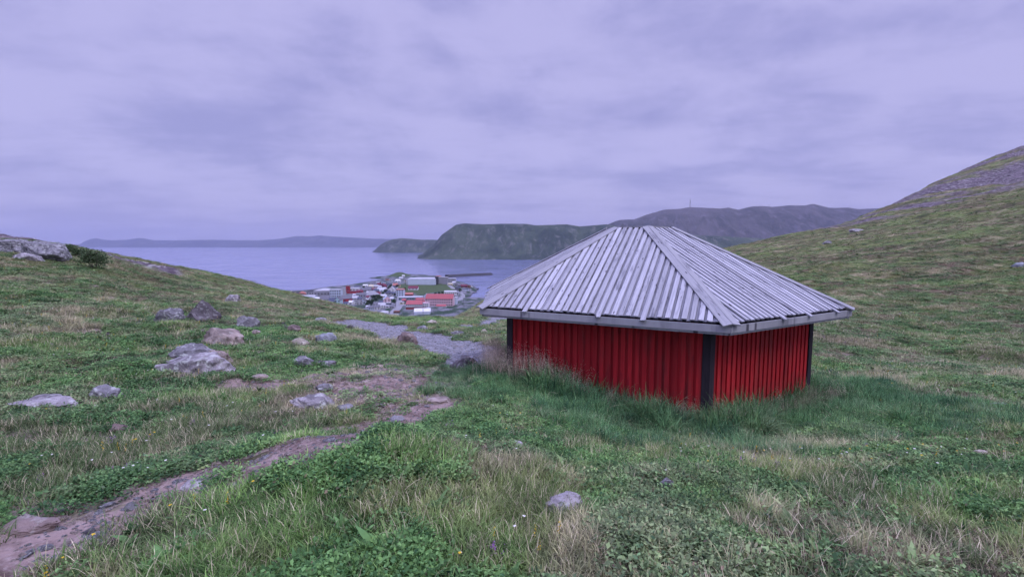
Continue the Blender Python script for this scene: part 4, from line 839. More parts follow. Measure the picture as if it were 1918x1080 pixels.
TOWN = [
 # name, cx, ybase, w, h, roof, wall, roofcol, label, options
 ('shed', 553, 551.5, 20, 2.5, 2.5, 'maroon', 'dark', 'low dark shed farthest left of the town at the hill edge', dict(win=(0, 0), deep=12)),
 ('warehouse', 564.5, 551.5, 9, 3, 3, 'salmon', 'orange', 'salmon warehouse between the low dark shed and the grey quay hall', dict(style='hip', win=(1, 3))),
 ('shed', 572, 552, 6, 2.5, 1, 'salmon', 'orange', 'small salmon shed touching the left end of the grey quay hall', dict(style='flat', win=(0, 0))),
 ('quay_hall', 585, 553, 20, 7, 2.5, 'lgrey', 'dark', 'grey quay hall with a thin dark roof at the left shore', dict(deep=25, win=(1, 4), yaw=-8)),
 ('factory', 602, 556, 30, 11, 1, 'grey', 'lgrey', 'large plain grey factory left of the white block of flats', dict(deep=30, style='flat', win=(1, 5), yaw=4)),
 ('factory', 607, 546, 14, 4, 1, 'lgrey', 'paleroof', 'pale flat hall showing behind the large grey factory', dict(deep=16, style='flat', win=(0, 0))),
 ('warehouse', 574, 557.5, 30, 2.5, 2, 'bluewhite', 'lgrey', 'long low bluish warehouse in front of the grey quay hall', dict(deep=16, win=(0, 0))),
 ('warehouse', 590, 561.5, 16, 2.5, 2.5, 'white', 'white', 'white-roofed warehouse just above the heath edge', dict(deep=10, win=(0, 0), yaw=-12)),
 ('apartment_block', 628, 557, 21, 14, 1, 'bluewhite', 'lgrey', 'white block of flats with three rows of square dark windows', dict(deep=14, style='flat', win=(3, 5), yaw=2, cat='apartment block')),
 ('stair_tower', 641, 556, 6, 15, .5, 'lgrey', 'grey', 'narrow grey block joined to the right of the white flats', dict(deep=12, style='flat', win=(0, 0), cat='building')),
 ('house', 608, 565, 18, 5, 6, 'bluewhite', 'slate', 'pale blue house with a wide grey roof before the white flats', dict(win=(1, 3), deep=12)),
 ('house', 622, 570, 15, 6, 6, 'mint', 'navy', 'mint house with a dark navy roof on the heath edge', dict(win=(1, 2), deep=11)),
 ('house', 632, 570, 11, 8, 6, 'mint', 'slate', 'mint gable-fronted house beside the navy-roofed mint house', dict(style='y', win=(2, 2), deep=12)),
 ('house', 606, 569, 9, 3, 3, 'white', 'brown', 'tiny white house with a brown roof peeping over the heath', dict(style='y', win=(1, 1), deep=8)),
 ('boathouse', 647, 566, 18, 7, 6, 'red', 'slate', 'bright red boathouse with a grey roof below the red tower', dict(win=(1, 2), deep=13, yaw=22)),
 ('tower_building', 651, 547, 6, 10, 1.5, 'red', 'dred', 'narrow tall red tower building on the left shore', dict(style='flat', win=(1, 1), deep=7, cat='tower')),
 ('storehouse', 663, 546, 17, 6, 1, 'white', 'paleroof', 'white storehouse right of the red tower', dict(style='flat', win=(1, 3), deep=14)),
 ('storehouse', 668, 541, 10, 4, 2, 'grey', 'navy', 'dark-roofed storehouse behind the white storehouse', dict(win=(1, 2), deep=10)),
 ('row_house', 660, 549.5, 22, 3.5, 1, 'red', 'maroon', 'long low red row in front of the white storehouse', dict(style='flat', win=(0, 0), deep=7)),
 ('house', 673, 549, 11, 4, 2, 'red', 'maroon', 'small red house at the right end of the long red row', dict(win=(1, 2), deep=8)),
 ('house', 657, 570, 9, 4, 3, 'white', 'white', 'white-roofed cottage right of the bright red boathouse', dict(win=(1, 2), deep=8, yaw=-20)),
 ('house', 671, 571, 11, 6, 5, 'lgrey', 'slate', 'grey gable house on the heath edge left of the dark trees', dict(style='y', win=(2, 2), deep=12, yaw=15)),
 ('house', 680, 570, 9, 6, 4, 'bluewhite', 'slate', 'bluish house tight against the dark trees', dict(style='y', win=(1, 2), deep=9)),
 ('house', 664, 562, 12, 4, 4, 'paleroof', 'lgrey', 'pale grey house uphill of the white-roofed cottage', dict(win=(1, 3), deep=9, yaw=12)),
 ('house', 685, 566, 6, 5, 2, 'cream', 'lgrey', 'cream narrow house above the dark trees', dict(style='y', win=(1, 1), deep=8)),
 ('house', 679, 556, 16, 4, 4, 'lgrey', 'slate', 'broad grey-roofed house in the middle of the left quarter', dict(style='hip', win=(1, 3), deep=12, yaw=-15)),
 ('house', 695, 557, 24, 5, 7, 'lgrey', 'grey', 'very large grey hipped roof in the middle of the houses', dict(style='hip', win=(1, 4), deep=18, yaw=20)),
 ('house', 688, 559, 6, 3, 2, 'white', 'maroon', 'small white house under a maroon roof before the large hipped roof', dict(win=(1, 1), deep=7)),
 ('house', 684, 546, 20, 3, 4, 'grey', 'slate', 'long slate roof behind the large grey hipped roof', dict(win=(1, 3), deep=12)),
 ('house', 684, 537, 9, 2.5, 2, 'white', 'white', 'white-roofed house at the left shore bend', dict(win=(1, 2), deep=8)),
 ('house', 694, 539, 9, 3, 3, 'cream', 'cream', 'cream gabled house at the shore bend', dict(win=(1, 1), deep=8, yaw=25)),
 ('house', 703, 549, 11, 4, 3.5, 'dred', 'navy', 'dull red house with a navy roof among the middle houses', dict(win=(1, 2), deep=9, yaw=20)),
 ('house', 713, 546, 16, 3, 4.5, 'bluewhite', 'paleroof', 'long house with a bright pale roof right of the dull red house', dict(win=(1, 3), deep=12, yaw=20)),
 ('house', 717, 539, 11, 4, 4, 'maroon', 'maroon', 'plum gabled house with white trim near the upper shore', dict(style='y', win=(1, 2), deep=9, yaw=-20)),
 ('house', 704, 539, 8, 3, 2.5, 'pink', 'lgrey', 'pinkish house between the cream and the plum houses', dict(win=(1, 2), deep=8)),
 ('house', 698, 533, 10, 2, 2, 'lgrey', 'slate', 'slate-roofed cottage on the upper rocks of the shore', dict(win=(1, 1), deep=8)),
 ('house', 708, 531, 8, 2, 2, 'white', 'grey', 'whitish cottage farther out along the upper shore', dict(win=(1, 1), deep=8)),
 ('house', 717, 531.5, 7, 3, 2.5, 'bluewhite', 'navy', 'blue-white cottage with navy roof near the spit', dict(style='y', win=(1, 1), deep=8)),
 ('house', 725, 525, 6, 2, 1.5, 'salmon', 'brown', 'salmon cottage nearest the rocky spit', dict(win=(1, 1), deep=7)),
 ('house', 732, 524.5, 5, 2, 1.5, 'white', 'slate', 'tiny white cottage under the green knoll', dict(win=(1, 1), deep=7)),
 ('house', 727, 552, 11, 4, 4, 'grey', 'navy', 'navy-roofed house left of the white gabled house', dict(style='hip', win=(1, 2), deep=10)),
 ('house', 733, 547.5, 11, 5, 6, 'white', 'lgrey', 'white gabled house with a cream porch by the road', dict(style='y', win=(2, 2), deep=11)),
 ('house', 728, 536, 8, 3, 2.5, 'lgrey', 'navy', 'grey cottage between the plum house and the salmon roofs', dict(win=(1, 2), deep=8)),
 ('house', 740, 537, 9, 3, 3.5, 'salmon', 'orange', 'house with a salmon-orange roof on the ridge', dict(win=(1, 2), deep=9)),
 ('house', 747, 537, 5, 3, 1.5, 'yellow', 'brown', 'small yellow house beside the salmon-orange roof', dict(win=(1, 1), deep=7)),
 ('house', 745, 529, 9, 3.5, 2.5, 'white', 'white', 'bright white house below the green knoll', dict(win=(1, 2), deep=9)),
 ('house', 737, 527, 6, 2.5, 2, 'bluewhite', 'slate', 'bluish cottage left of the bright white house', dict(win=(1, 1), deep=8)),
 ('house', 751, 523, 7, 2.5, 2, 'lgrey', 'paleroof', 'pale-roofed house between knoll and large hall', dict(win=(1, 1), deep=9)),
 ('house', 755, 517.5, 5, 1.5, 1, 'white', 'white', 'tiny white house on the skyline right of the green knoll', dict(win=(0, 0), deep=8)),
 ('house', 718, 557, 10, 3, 3, 'cream', 'paleroof', 'cream house with pale roof above the pink-white house', dict(win=(1, 2), deep=9)),
 ('house', 723, 566, 13, 6, 6, 'pink', 'bluewhite', 'pink-white gabled house in the centre above the terrace houses', dict(style='y', win=(2, 2), deep=11, yaw=20)),
 ('house', 733, 564, 7, 5, 3, 'mint', 'paleroof', 'pale mint house at the right of the pink-white gable', dict(win=(1, 1), deep=8)),
 ('terrace_house', 694, 580, 11, 4, 3, 'bluewhite', 'slate', 'lowest of the grey-roofed terrace houses above the heath', dict(win=(1, 3), deep=9, yaw=22)),
 ('terrace_house', 704, 580, 11, 5, 4, 'white', 'slate', 'middle grey-roofed terrace house above the heath', dict(win=(2, 2), deep=9, yaw=22)),
 ('terrace_house', 713, 577, 13, 5, 5, 'white', 'lgrey', 'upper and broadest grey-roofed terrace house', dict(win=(2, 3), deep=11, yaw=22)),
 ('garage', 727, 571, 8, 3, 1.5, 'navy', 'lgrey', 'dark garage at the bend of the road', dict(win=(0, 0), style='flat', deep=7, cat='garage')),
 ('shed', 719, 588.5, 13, 3.5, 1, 'white', 'white', 'white shed nearest to the heath at the bottom of the town', dict(win=(0, 0), style='flat', deep=8)),
 ('shed', 742, 586.5, 10, 3, 1, 'brown', 'rust', 'rust-brown shed below the curving road', dict(win=(0, 0), style='flat', deep=7)),
 ('bank_building', 749, 555, 14, 12, 2, 'bluewhite', 'salmon', 'blue-white box-shaped block with a red top by the road', dict(win=(3, 3), style='flat', deep=13, cat='building')),
 ('school_hall', 764, 554, 17, 3, 3, 'dred', 'orange', 'long hall with a faded red roof behind the teal school wing', dict(win=(1, 5), deep=12, yaw=4, cat='school')),
 ('school_wing', 768, 562, 44, 5, 1.2, 'teal', 'paleroof', 'long teal-grey school wing with a pale roof edge', dict(win=(1, 9), style='flat', deep=14, yaw=5, cat='school')),
 ('school_wing', 777, 573.5, 34, 4, 6, 'white', 'redroof', 'wide red-roofed wing with a white wall band', dict(win=(1, 10), deep=20, cat='school')),
 ('school_wing', 786, 564, 16, 3, 3, 'pink', 'redroof', 'short red-roofed wing between the teal wing and the hotel', dict(win=(1, 4), deep=10, cat='school')),
 ('house', 756, 565, 7, 3, 2.5, 'maroon', 'redroof', 'maroon cottage left of the wide red-roofed wing', dict(win=(1, 1), deep=8)),
 ('annexe', 752, 570, 7, 4, 1, 'cream', 'lgrey', 'cream annexe at the roadside left of the wide red-roofed wing', dict(win=(1, 1), style='flat', deep=7, cat='building')),
 ('retaining_building', 779, 579.5, 38, 3.5, .5, 'dred', 'brown', 'long dark red basement wall below the wide red-roofed wing', dict(win=(0, 0), style='flat', deep=5, cat='building')),
 ('hotel', 823, 573, 52, 14, 8, 'pink', 'redroof', 'large pink and white hotel with rows of windows under a long red roof', dict(win=(3, 12), deep=16, yaw=-3, cat='hotel')),
 ('hotel_gable', 798, 560, 6, 7, 3, 'bluewhite', 'bluewhite', 'small white gable tower at the left end of the long red hotel roof', dict(win=(1, 1), style='y', deep=8, cat='building')),
 ('hotel_end', 851.5, 570, 7, 12, .6, 'bluewhite', 'lgrey', 'blank bluish end block at the right of the hotel', dict(win=(0, 0), style='flat', deep=16, cat='building')),
 ('hotel_porch', 826, 575.5, 18, 2.5, 2.5, 'white', 'redroof', 'red-roofed dining wing projecting in front of the hotel', dict(win=(1, 6), deep=9, cat='building')),
 ('hotel_wing', 797, 575, 11, 7, 1, 'white', 'pink', 'white stair wing at the front left corner of the hotel', dict(win=(2, 3), style='flat', deep=9, cat='building')),
 ('sports_hall', 789, 588.5, 30, 5, 5, 'bluewhite', 'white', 'bright white-roofed hall in front of the hotel', dict(win=(0, 0), deep=17, yaw=8, cat='hall')),
 ('office_block', 843, 552.5, 23, 6, 1.5, 'white', 'white', 'white modern office block between green slope and hotel roof', dict(win=(1, 6), style='flat', deep=12, yaw=12, cat='office')),
 ('annexe', 855, 552, 8, 4, 1, 'lgrey', 'grey', 'small grey annexe right of the white modern office block', dict(win=(1, 2), style='flat', deep=9, cat='building')),
 ('fish_hall', 789, 533, 52, 10, 1, 'bluewhite', 'paleroof', 'huge blue-white fish hall on the ridge above the green slope', dict(win=(0, 0), style='flat', deep=40, yaw=2, cat='hall')),
 ('fish_hall_wing', 770, 532.5, 18, 8, 1, 'white', 'lgrey', 'white wing with few windows at the left end of the huge hall', dict(win=(2, 3), style='flat', deep=12, cat='hall')),
 ('lift_tower', 817.5, 533, 5.5, 14, 1, 'dark', 'dark', 'dark square tower at the right end of the huge hall', dict(win=(0, 0), style='flat', deep=10, cat='tower')),
 ('roof_house', 821, 521, 9, 4, .6, 'salmon', 'salmon', 'salmon box building on the skyline behind the dark square tower', dict(win=(0, 0), style='flat', deep=12, cat='building')),
 ('cold_store', 829, 532, 17, 12, 1, 'grey', 'grey', 'plain grey cold store right of the dark square tower', dict(win=(0, 0), style='flat', deep=22, cat='warehouse')),
 ('harbour_office', 845, 529, 17, 7, 1, 'lgrey', 'paleroof', 'pale harbour office with two window rows by the breakwater', dict(win=(2, 7), style='flat', deep=12, cat='office')),
 ('house', 773.5, 543, 18, 3.5, 4, 'white', 'maroon', 'white house with a broad maroon roof alone on the green slope', dict(win=(1, 3), deep=11)),
 ('shed', 843, 534, 8, 2.5, 1.5, 'yellow', 'cream', 'yellow quay shed below the pale harbour office', dict(win=(1, 2), deep=8)),
 ('quay_shed', 854, 536, 10, 4, 3, 'grey', 'slate', 'grey gabled quay shed right of the yellow shed', dict(win=(1, 1), style='y', deep=12, cat='shed')),
 ('quay_shed', 861, 537, 6, 3, 2, 'slate', 'slate', 'smaller slate quay shed between the grey and the dark red sheds', dict(win=(0, 0), deep=10, cat='shed')),
 ('quay_shed', 869, 538, 12, 3, 2, 'maroon', 'maroon', 'dark red quay shed left of the moored ship', dict(win=(1, 3), deep=10, cat='shed')),
 ('quay_shed', 878, 539, 6, 3.5, 2, 'rust', 'rust', 'rusty brown shed at the tip of the quay', dict(win=(0, 0), style='y', deep=8, cat='shed')),
 ('quay_hall', 872, 544.5, 11, 2.5, 1, 'bluewhite', 'navy', 'blue-and-white low hall on the quay bend', dict(win=(0, 0), style='flat', deep=10, cat='shed')),
 ('house', 690, 551, 8, 3, 3, 'white', 'lgrey', 'small white house left behind the very large hipped roof', dict(win=(1, 2), deep=8, yaw=-15)),
 ('house', 671, 555, 10, 3.5, 3, 'white', 'slate', 'white house with slate roof below the small red house', dict(win=(1, 2), deep=9, yaw=10)),
 ('house', 709, 553, 9, 3, 3, 'white', 'maroon', 'white house under a maroon roof right of the very large hipped roof', dict(win=(1, 2), deep=8, yaw=-20)),
 ('house', 724, 547, 9, 3, 3, 'white', 'slate', 'white house with slate roof left behind the white gabled house', dict(win=(1, 2), deep=8, yaw=20)),
 ('house', 736, 541.5, 8, 3, 3, 'lgrey', 'navy', 'grey house with navy roof under the salmon-orange roof', dict(win=(1, 2), deep=8)),
 ('house', 710, 535, 7, 2.5, 2.5, 'white', 'maroon', 'white cottage under a maroon roof behind the plum house', dict(win=(1, 1), deep=7)),
 ('house', 691, 542, 8, 3, 2.5, 'bluewhite', 'slate', 'bluish cottage between the slate roof and the cream gabled house', dict(win=(1, 2), deep=8, yaw=15)),
 ('house', 738, 532, 7, 2.5, 2, 'white', 'slate', 'white cottage under slate behind the salmon-orange roof', dict(win=(1, 1), deep=7)),
 ('house', 760, 527, 6, 2.5, 2, 'cream', 'slate', 'cream cottage touching the left of the white hall wing', dict(win=(1, 1), deep=7)),
 ('house', 725, 560, 7, 3, 3, 'white', 'slate', 'white cottage right above the pink-white gable', dict(win=(1, 1), deep=7, yaw=15)),
 ('house', 701, 573, 8, 4, 3, 'white', 'slate', 'white house half hidden by trees behind the lowest terrace house', dict(win=(1, 2), deep=8, yaw=22)),
 ('house', 734, 578, 8, 4, 3, 'lgrey', 'slate', 'grey house at the road bend right of the broadest terrace house', dict(win=(1, 2), deep=8)),
 ('quay_shed', 850, 532, 6, 3, 2, 'white', 'paleroof', 'white quay shed behind the grey gabled quay shed', dict(win=(0, 0), deep=9, cat='shed')),
 ('quay_shed', 866, 534.5, 6, 2.5, 2, 'white', 'slate', 'white shed behind the dark red quay shed', dict(win=(0, 0), deep=9, cat='shed')),
 ('house', 840, 561, 8, 3, 2, 'white', 'slate', 'white cottage between the office block and the red hotel roof', dict(win=(0, 0), deep=8)),
 ('house', 647, 571, 8, 3, 3, 'white', 'navy', 'white cottage directly below the bright red boathouse', dict(win=(1, 2), deep=7)),
 ('house', 690, 565, 7, 3.5, 3, 'white', 'slate', 'white cottage with slate roof hemmed in by the dark trees', dict(win=(1, 1), deep=7, yaw=-15)),
 ('house', 673, 562, 8, 3, 3, 'lgrey', 'navy', 'grey cottage with navy roof uphill of the grey gable house', dict(win=(1, 2), deep=8, yaw=10)),
 ('house', 656, 558, 8, 3, 2.5, 'cream', 'slate', 'cream cottage right behind the bright red boathouse', dict(win=(1, 2), deep=7)),
 ('house', 664, 555, 7, 3, 2, 'lgrey', 'paleroof', 'pale cottage under the long red row', dict(win=(1, 1), deep=7)),
 ('house', 697, 545, 7, 3, 2.5, 'cream', 'maroon', 'cream cottage with maroon roof left of the dull red house', dict(win=(1, 1), deep=7, yaw=12)),
 ('house', 720, 543, 7, 3, 2.5, 'pink', 'slate', 'pinkish cottage with slate roof beneath the plum house', dict(win=(1, 1), deep=7, yaw=-15)),
 ('house', 731, 557, 6, 3, 2.5, 'cream', 'slate', 'cream cottage at the roadside opposite the blue-white block', dict(win=(1, 1), deep=7)),
 ('house', 712, 570, 7, 4, 3, 'bluewhite', 'navy', 'bluish cottage with navy roof behind the upper terrace house', dict(win=(1, 2), deep=8, yaw=22)),
 ('house', 688, 577, 6, 3, 2, 'white', 'paleroof', 'white cottage left of the lowest terrace house on the heath edge', dict(win=(1, 1), deep=7)),
 ('house', 724, 577, 7, 3.5, 2.5, 'white', 'grey', 'white cottage below the dark garage', dict(win=(1, 1), deep=7, yaw=15)),
 ('house', 711, 540, 6, 3, 2, 'bluewhite', 'paleroof', 'pale cottage left of the plum gabled house', dict(win=(1, 1), deep=7)),
 ('house', 701, 530, 6, 2, 1.5, 'maroon', 'slate', 'maroon cottage out on the upper shore', dict(win=(0, 0), deep=6)),
 ('house', 737, 552, 7, 3, 2.5, 'white', 'navy', 'white cottage with navy roof below the white gabled house', dict(win=(1, 2), deep=7)),
 ('silo_building', 857, 544, 9, 5, 1, 'slate', 'navy', 'dark blue-grey depot above the white modern office block', dict(win=(0, 0), style='flat', deep=14, cat='depot')),
]
for t in TOWN:
    kw = dict(t[9]); cat = kw.pop('cat', 'house' if 'house' in t[0] and 'ware' not in t[0] and 'boat' not in t[0] else t[0].replace('_', ' '))
    house(t[0], t[1], t[2], t[3], t[4], t[5], t[6], t[7], t[8], cat=cat, **kw)

# town trees
M_CROWN = [simple('crown_dark', (.022, .045, .024), .9, .3, 1.2, .1), simple('crown_mid', (.040, .075, .035), .9, .3, 1.2, .1), simple('crown_willow', (.085, .125, .065), .9, .25, 3, .1)]
M_BARK = simple('bark', (.06, .05, .045))
def crown_mesh(seed, rx, ry, rz, n, leaf, mt, lumps=7):
    r = np.random.default_rng(seed); L = r.normal(0, 1, (lumps, 3)); L /= np.linalg.norm(L, axis=1)[:, None]; L *= r.uniform(.2, .62, (lumps, 1)); L[:, 2] = L[:, 2]*.8
    c = L[r.integers(0, lumps, n)]; d = r.normal(0, 1, (n, 3)); d /= np.linalg.norm(d, axis=1)[:, None]; P = (c+d*r.uniform(.15, .46, (n, 1)))*np.array([rx, ry, rz])+np.array([0, 0, rz])
    P = P[P[:, 2] > .05*rz]; n = len(P); a = r.normal(0, 1, (n, 3)); a /= np.linalg.norm(a, axis=1)[:, None]; b = np.cross(a, r.normal(0, 1, (n, 3))); b /= np.linalg.norm(b, axis=1)[:, None]
    s_ = leaf*r.uniform(.6, 1.3, (n, 1)); V_ = np.stack([P-a*s_, P+b*s_*.6, P+a*s_, P-b*s_*.6], 1).reshape(-1, 3); me = np_mesh('crown', V_, np.arange(4*n).reshape(-1, 4), smooth=False); me.materials.append(mt); return me
def trunk_mesh(h, r0, seed=0, stems=1):
    mb = MB(); r = random.Random(seed)
    for k in range(stems):
        a = r.random()*6.28; l = .12 if stems == 1 else .8; p = Vector((0, 0, -.3*h)); q = Vector((math.cos(a)*l*h*.5, math.sin(a)*l*h*.5, h))
        n = 7; v0 = [p+Vector((math.cos(i/n*6.283)*r0, math.sin(i/n*6.283)*r0, 0)) for i in range(n)]; v1 = [q+Vector((math.cos(i/n*6.283)*r0*.35, math.sin(i/n*6.283)*r0*.35, 0)) for i in range(n)]
        for i in range(n): mb.face([v0[i], v0[(i+1) % n], v1[(i+1) % n], v1[i]])
    return mb
cm = [crown_mesh(200+k, 4.6, 4, 3.9, 900, .42, M_CROWN[k % 2]) for k in range(4)]
TREES = [(690,571,'lowest left'),(696,569,''),(702,567,''),(708,563,''),(700,562,''),(713,560,''),(694,575,''),(686,575,''),(706,558,''),(716,553,''),(727,543,''),(730,541,''),(721,550,''),(736,571,''),(739,556,''),(680,542,''),(718,536,''),(712,534,''),(828,552,''),(822,553,''),(815,553,''),(862,548,''),(744,541,''),(757,547,'')]
TL = ['dark tree at the lower left of the wood above the terrace houses','dark tree behind the narrow cream house','dark tree in the middle of the wood above the terrace houses','dark tree at the right of the wood above the terrace houses','dark tree on the upper edge of the wood below the hipped roof','dark tree left of the cream house with the pale roof','dark tree directly above the lowest terrace house','dark tree at the heath edge right of the bluish house','green tree in front of the very large hipped roof','green tree between pale roof and navy-roofed house','dark tree left of the white gabled house near the ridge','dark tree by the salmon-orange roof','green tree behind the navy-roofed house','green shrub-like tree at the road bend','dark tree beside the blue-white box-shaped block','dark tree at the left shore bend','dark tree behind the plum gabled house','dark tree on the upper shore near the navy cottage','dark tree left of the white modern office block','dark tree behind the long red hotel roof','dark tree above the left part of the hotel roof','round green tree right of the white modern office block','green tree under the small yellow house','green tree above the faded red-roofed hall']
for i, (cx, yb, _) in enumerate(TREES):
    p = hit(cx, yb, d0=300); sc = random.uniform(.75, 1.25)
    t = empty('tree', (p[0], p[1]+3, p[2]-.2), TL[i], 'tree', 'trees between the town houses', random.random()*6); t.scale = (sc,)*3
    link('crown', cm[i % 4], parent=t, loc=(0, 0, .9)); trunk_mesh(2.6, .22).build('trunk', M_BARK, t)

# willow bushes on the left rise
for cx, yb, wp, hp, lb, sd_ in [(168, 503, 62, 50, 'dense round willow bush on the crest of the left rise', 5), (112, 474, 60, 20, 'low willow bush growing on top of the rock outcrop', 6), (141, 480, 34, 18, 'small willow bush between the outcrop and the dense round bush', 8)]:
    p = hit(cx, yb, height, 20); k = p[1]/F; t = empty('bush', (p[0], p[1]+.4, p[2]-.1), lb, 'bush')
    link('crown', crown_mesh(sd_, wp*k*.56, wp*k*.40, hp*k*.52, 2600 if wp > 50 else 1300, .055, M_CROWN[2], 11), parent=t); trunk_mesh(hp*k*.7, .03, sd_, 5).build('stem', M_BARK, t)

# breakwater, spit, moored ship, poles, masts
def D_sea(py): return -SEA*F/(py-455)
def sea_pt(px, py): D = D_sea(py); return Vector((uat(px, py)*D, D, SEA))
mb = MB(); a, b_, c_ = sea_pt(836, 518.6), sea_pt(880, 516.6), sea_pt(919, 514.6)
for p, q in ((a, b_), (b_, c_)):
    d = (q-p).normalized(); sv = Vector((d.y, -d.x, 0)); prof = [(-16, -3), (-7, 7.0), (5, 7.6), (16, -3)]
    for i in range(3):
        (y0, z0), (y1, z1) = prof[i], prof[i+1]; n = 24
        for k in range(n):
            s0, s1 = p+(q-p)*k/n, p+(q-p)*(k+1)/n; mb.face([s0-sv*y0+Vector((0, 0, z0)), s1-sv*y0+Vector((0, 0, z0)), s1-sv*y1+Vector((0, 0, z1)), s0-sv*y1+Vector((0, 0, z1))][::-1])
props(mb.build('breakwater', tm('stone')), 'long dark rubble breakwater reaching into the bay right of town', 'breakwater')
def ship(px, py, L, lb):
    p = sea_pt(px, py); t = empty('ship', p, lb, 'ship', rz=R(8)); mb = MB(); pr = [(-.5, .9, 1.0), (-.42, 1, .8), (0, 1, .75), (.3, .85, .85), (.44, .4, 1.05), (.5, .03, 1.2)]; wd, hh = L*.11, L*.10
    for (x0, w0, z0), (x1, w1, z1) in zip(pr[:-1], pr[1:]):
        for s_ in (-1, 1):
            q = [(x0*L, s_*w0*wd*.7, -1), (x1*L, s_*w1*wd*.6, -1), (x1*L, s_*w1*wd, z1*hh), (x0*L, s_*w0*wd, z0*hh)]; mb.face(q if s_ < 0 else q[::-1])
        mb.face([(x0*L, -w0*wd, z0*hh*.9), (x1*L, -w1*wd, z1*hh*.9), (x1*L, w1*wd, z1*hh*.9), (x0*L, w0*wd, z0*hh*.9)])
    mb.face([(-.5*L, -.9*wd*.7, -1), (-.5*L, -.9*wd, hh), (-.5*L, .9*wd, hh), (-.5*L, .9*wd*.7, -1)]); mb.build('hull', tm('hull'), t)
    k = MB(); k.box((-.22*L, 0, hh+1.6), (L*.3, wd*1.5, 3.6)); k.box((-.2*L, 0, hh+4.6), (L*.16, wd*1.2, 2.4)); k.build('cabin', tm('white'), t)
    w_ = MB(); w_.box((-.2*L, 0, hh+4.9), (L*.162, wd*1.22, .8)); w_.build('window', tm('glass'), t)
    m_ = MB(); m_.beam((.05*L, 0, hh*.8), (.05*L, 0, hh+L*.92), .7, .7); m_.build('mast', tm('slate'), t)
    bm_ = MB(); bm_.beam((.05*L, 0, hh+3), (.32*L, 0, hh+7), .4, .4); bm_.build('boom', tm('slate'), t); return t
ship(887, 541.5, 24, 'dark-hulled ship with white cabin and tall mast moored at the quay tip')
def boat(px, py, L, wall, lb, rz):
    p = sea_pt(px, py); t = empty('boat', p, lb, 'boat', rz=rz); mb = MB(); pr = [(-.5, .8, 1), (0, 1, .9), (.35, .7, 1.1), (.5, .03, 1.4)]; wd, hh = L*.15, L*.12
    for (x0, w0, z0), (x1, w1, z1) in zip(pr[:-1], pr[1:]):
        for s_ in (-1, 1):
            q = [(x0*L, s_*w0*wd*.6, -.5), (x1*L, s_*w1*wd*.6, -.5), (x1*L, s_*w1*wd, z1*hh), (x0*L, s_*w0*wd, z0*hh)]; mb.face(q if s_ < 0 else q[::-1])
        mb.face([(x0*L, -w0*wd, z0*hh*.9), (x1*L, -w1*wd, z1*hh*.9), (x1*L, w1*wd, z1*hh*.9), (x0*L, w0*wd, z0*hh*.9)])
    mb.build('hull', tm(wall), t); k = MB(); k.box((-.15*L, 0, hh+.9), (L*.28, wd*1.2, 2)); k.build('cabin', tm('white'), t)
boat(873, 562.5, 11, 'white', 'white boat lying in the small harbour right of the hotel', .3)
j = MB(); p0, p1 = sea_pt(882, 549.5), sea_pt(893, 547.5); j.beam(p0+Vector((0, 0, 1.2)), p1+Vector((0, 0, 1.2)), 5, .8); props(j.build('jetty', tm('slate')), 'thin dark jetty below the moored ship', 'jetty')
q_ = MB(); P_ = [sea_pt(*v) for v in ((853, 564), (862, 561.5), (874, 565), (884, 566.5), (884, 568.5), (870, 569), (858, 567.5))]; q_.prism([v+Vector((0, 0, 2.2)) for v in P_][::-1], (0, 0, 1), 4); props(q_.build('quay', tm('paleroof')), 'pale concrete quay behind the end of the hotel', 'quay')
def pole(px, yb, hp, lb, name='street_lamp', cat='street lamp', d0=300, arm=True, r_=.16, group=None):
    p = hit(px, yb, d0=d0); h_ = hp*p[1]/F; t = empty(name, p, lb, cat, group); m_ = MB(); m_.beam((0, 0, -.5), (0, 0, h_), r_*2, r_*2, up=(0, 1, 0)); m_.build('pole', tm('slate'), t)
    if arm: a_ = MB(); a_.beam((0, 0, h_), (1.8, 0, h_+.3), r_, r_); a_.build('arm', tm('slate'), t); l_ = MB(); l_.box((2, 0, h_+.25), (.9, .35, .25)); l_.build('lamp_head', tm('lgrey'), t)
pole(792.5, 590, 31, 'tall thin pole standing before the bright white-roofed hall', 'lamp_mast', 'pole', r_=.2)
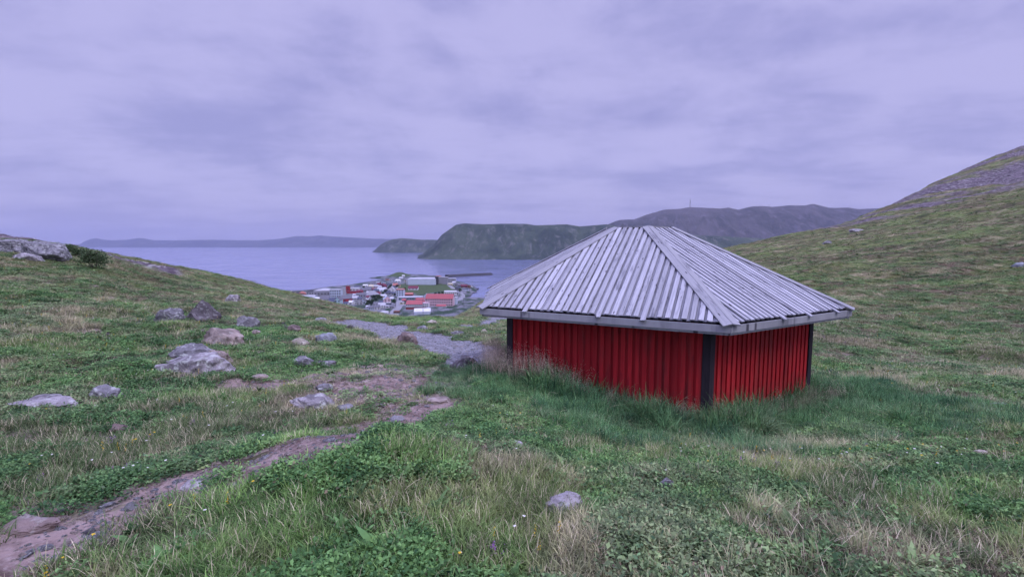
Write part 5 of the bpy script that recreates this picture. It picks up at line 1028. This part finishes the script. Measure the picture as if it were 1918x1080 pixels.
pole(868, 570, 9, 'street lamp on the quay right of the hotel'); pole(741, 575, 9, 'street lamp at the road bend left of the school'); pole(813, 590, 11, 'street lamp right of the bright white-roofed hall')
def mast(px, py, hp, D, lb):
    z0 = zat(py, D); x = uat(px)*D; h_ = hp*D/F; t = empty('radio_mast', (x, D, z0-12), lb, 'radio mast'); m_ = MB(); n = 10
    for k in range(n):
        a0, a1 = 1-k/n*.8, 1-(k+1)/n*.8; za, zb = (h_+12)*k/n, (h_+12)*(k+1)/n; q = [Vector((math.cos(i*2.094)*4.2, math.sin(i*2.094)*4.2, 0)) for i in range(3)]
        for i in range(3):
            m_.beam(q[i]*a0+Vector((0, 0, za)), q[i]*a1+Vector((0, 0, zb)), 1.5, 1.5); m_.beam(q[i]*a0+Vector((0, 0, za)), q[(i+1) % 3]*a1+Vector((0, 0, zb)), .8, .8)
    m_.build('lattice', tm('slate'), t); a_ = MB(); a_.beam((0, 0, h_+10), (0, 0, h_+26), 1.2, 1.2, up=(0, 1, 0)); a_.build('antenna', tm('slate'), t)
    b = MB(); b.box((14, 0, 10), (16, 10, 9)); b.build('hut', tm('lgrey'), t)
mast(1290, 388.5, 15, 5400, 'tall radio mast on the highest visible shoulder of the far mountain'); mast(1437, 388, 3.5, 5400, 'short distant mast on the mountain ridge right of the tall radio mast')
# ------------------------------------------------------------------ haze
def haze():
    m = bpy.data.materials.new('haze'); m.use_nodes = True; m.node_tree.nodes.clear(); n = NT(m.node_tree)
    v = n.new('ShaderNodeVolumePrincipled'); v.inputs['Color'].default_value = (.52, .55, .70, 1); v.inputs['Density'].default_value = 5.5e-5
    v.inputs['Anisotropy'].default_value = 0
    o = n.new('ShaderNodeOutputMaterial'); n.l.new(v.outputs[0], o.inputs['Volume'])
    x, y0, y1, zb, zt = 24000, -400, 17500, -118, 470
    mb = MB(); mb.box((0, (y0+y1)/2, (zb+zt)/2), (2*x, y1-y0, zt-zb))
    o = mb.build('haze', m); props(o, kind='stuff')
haze()
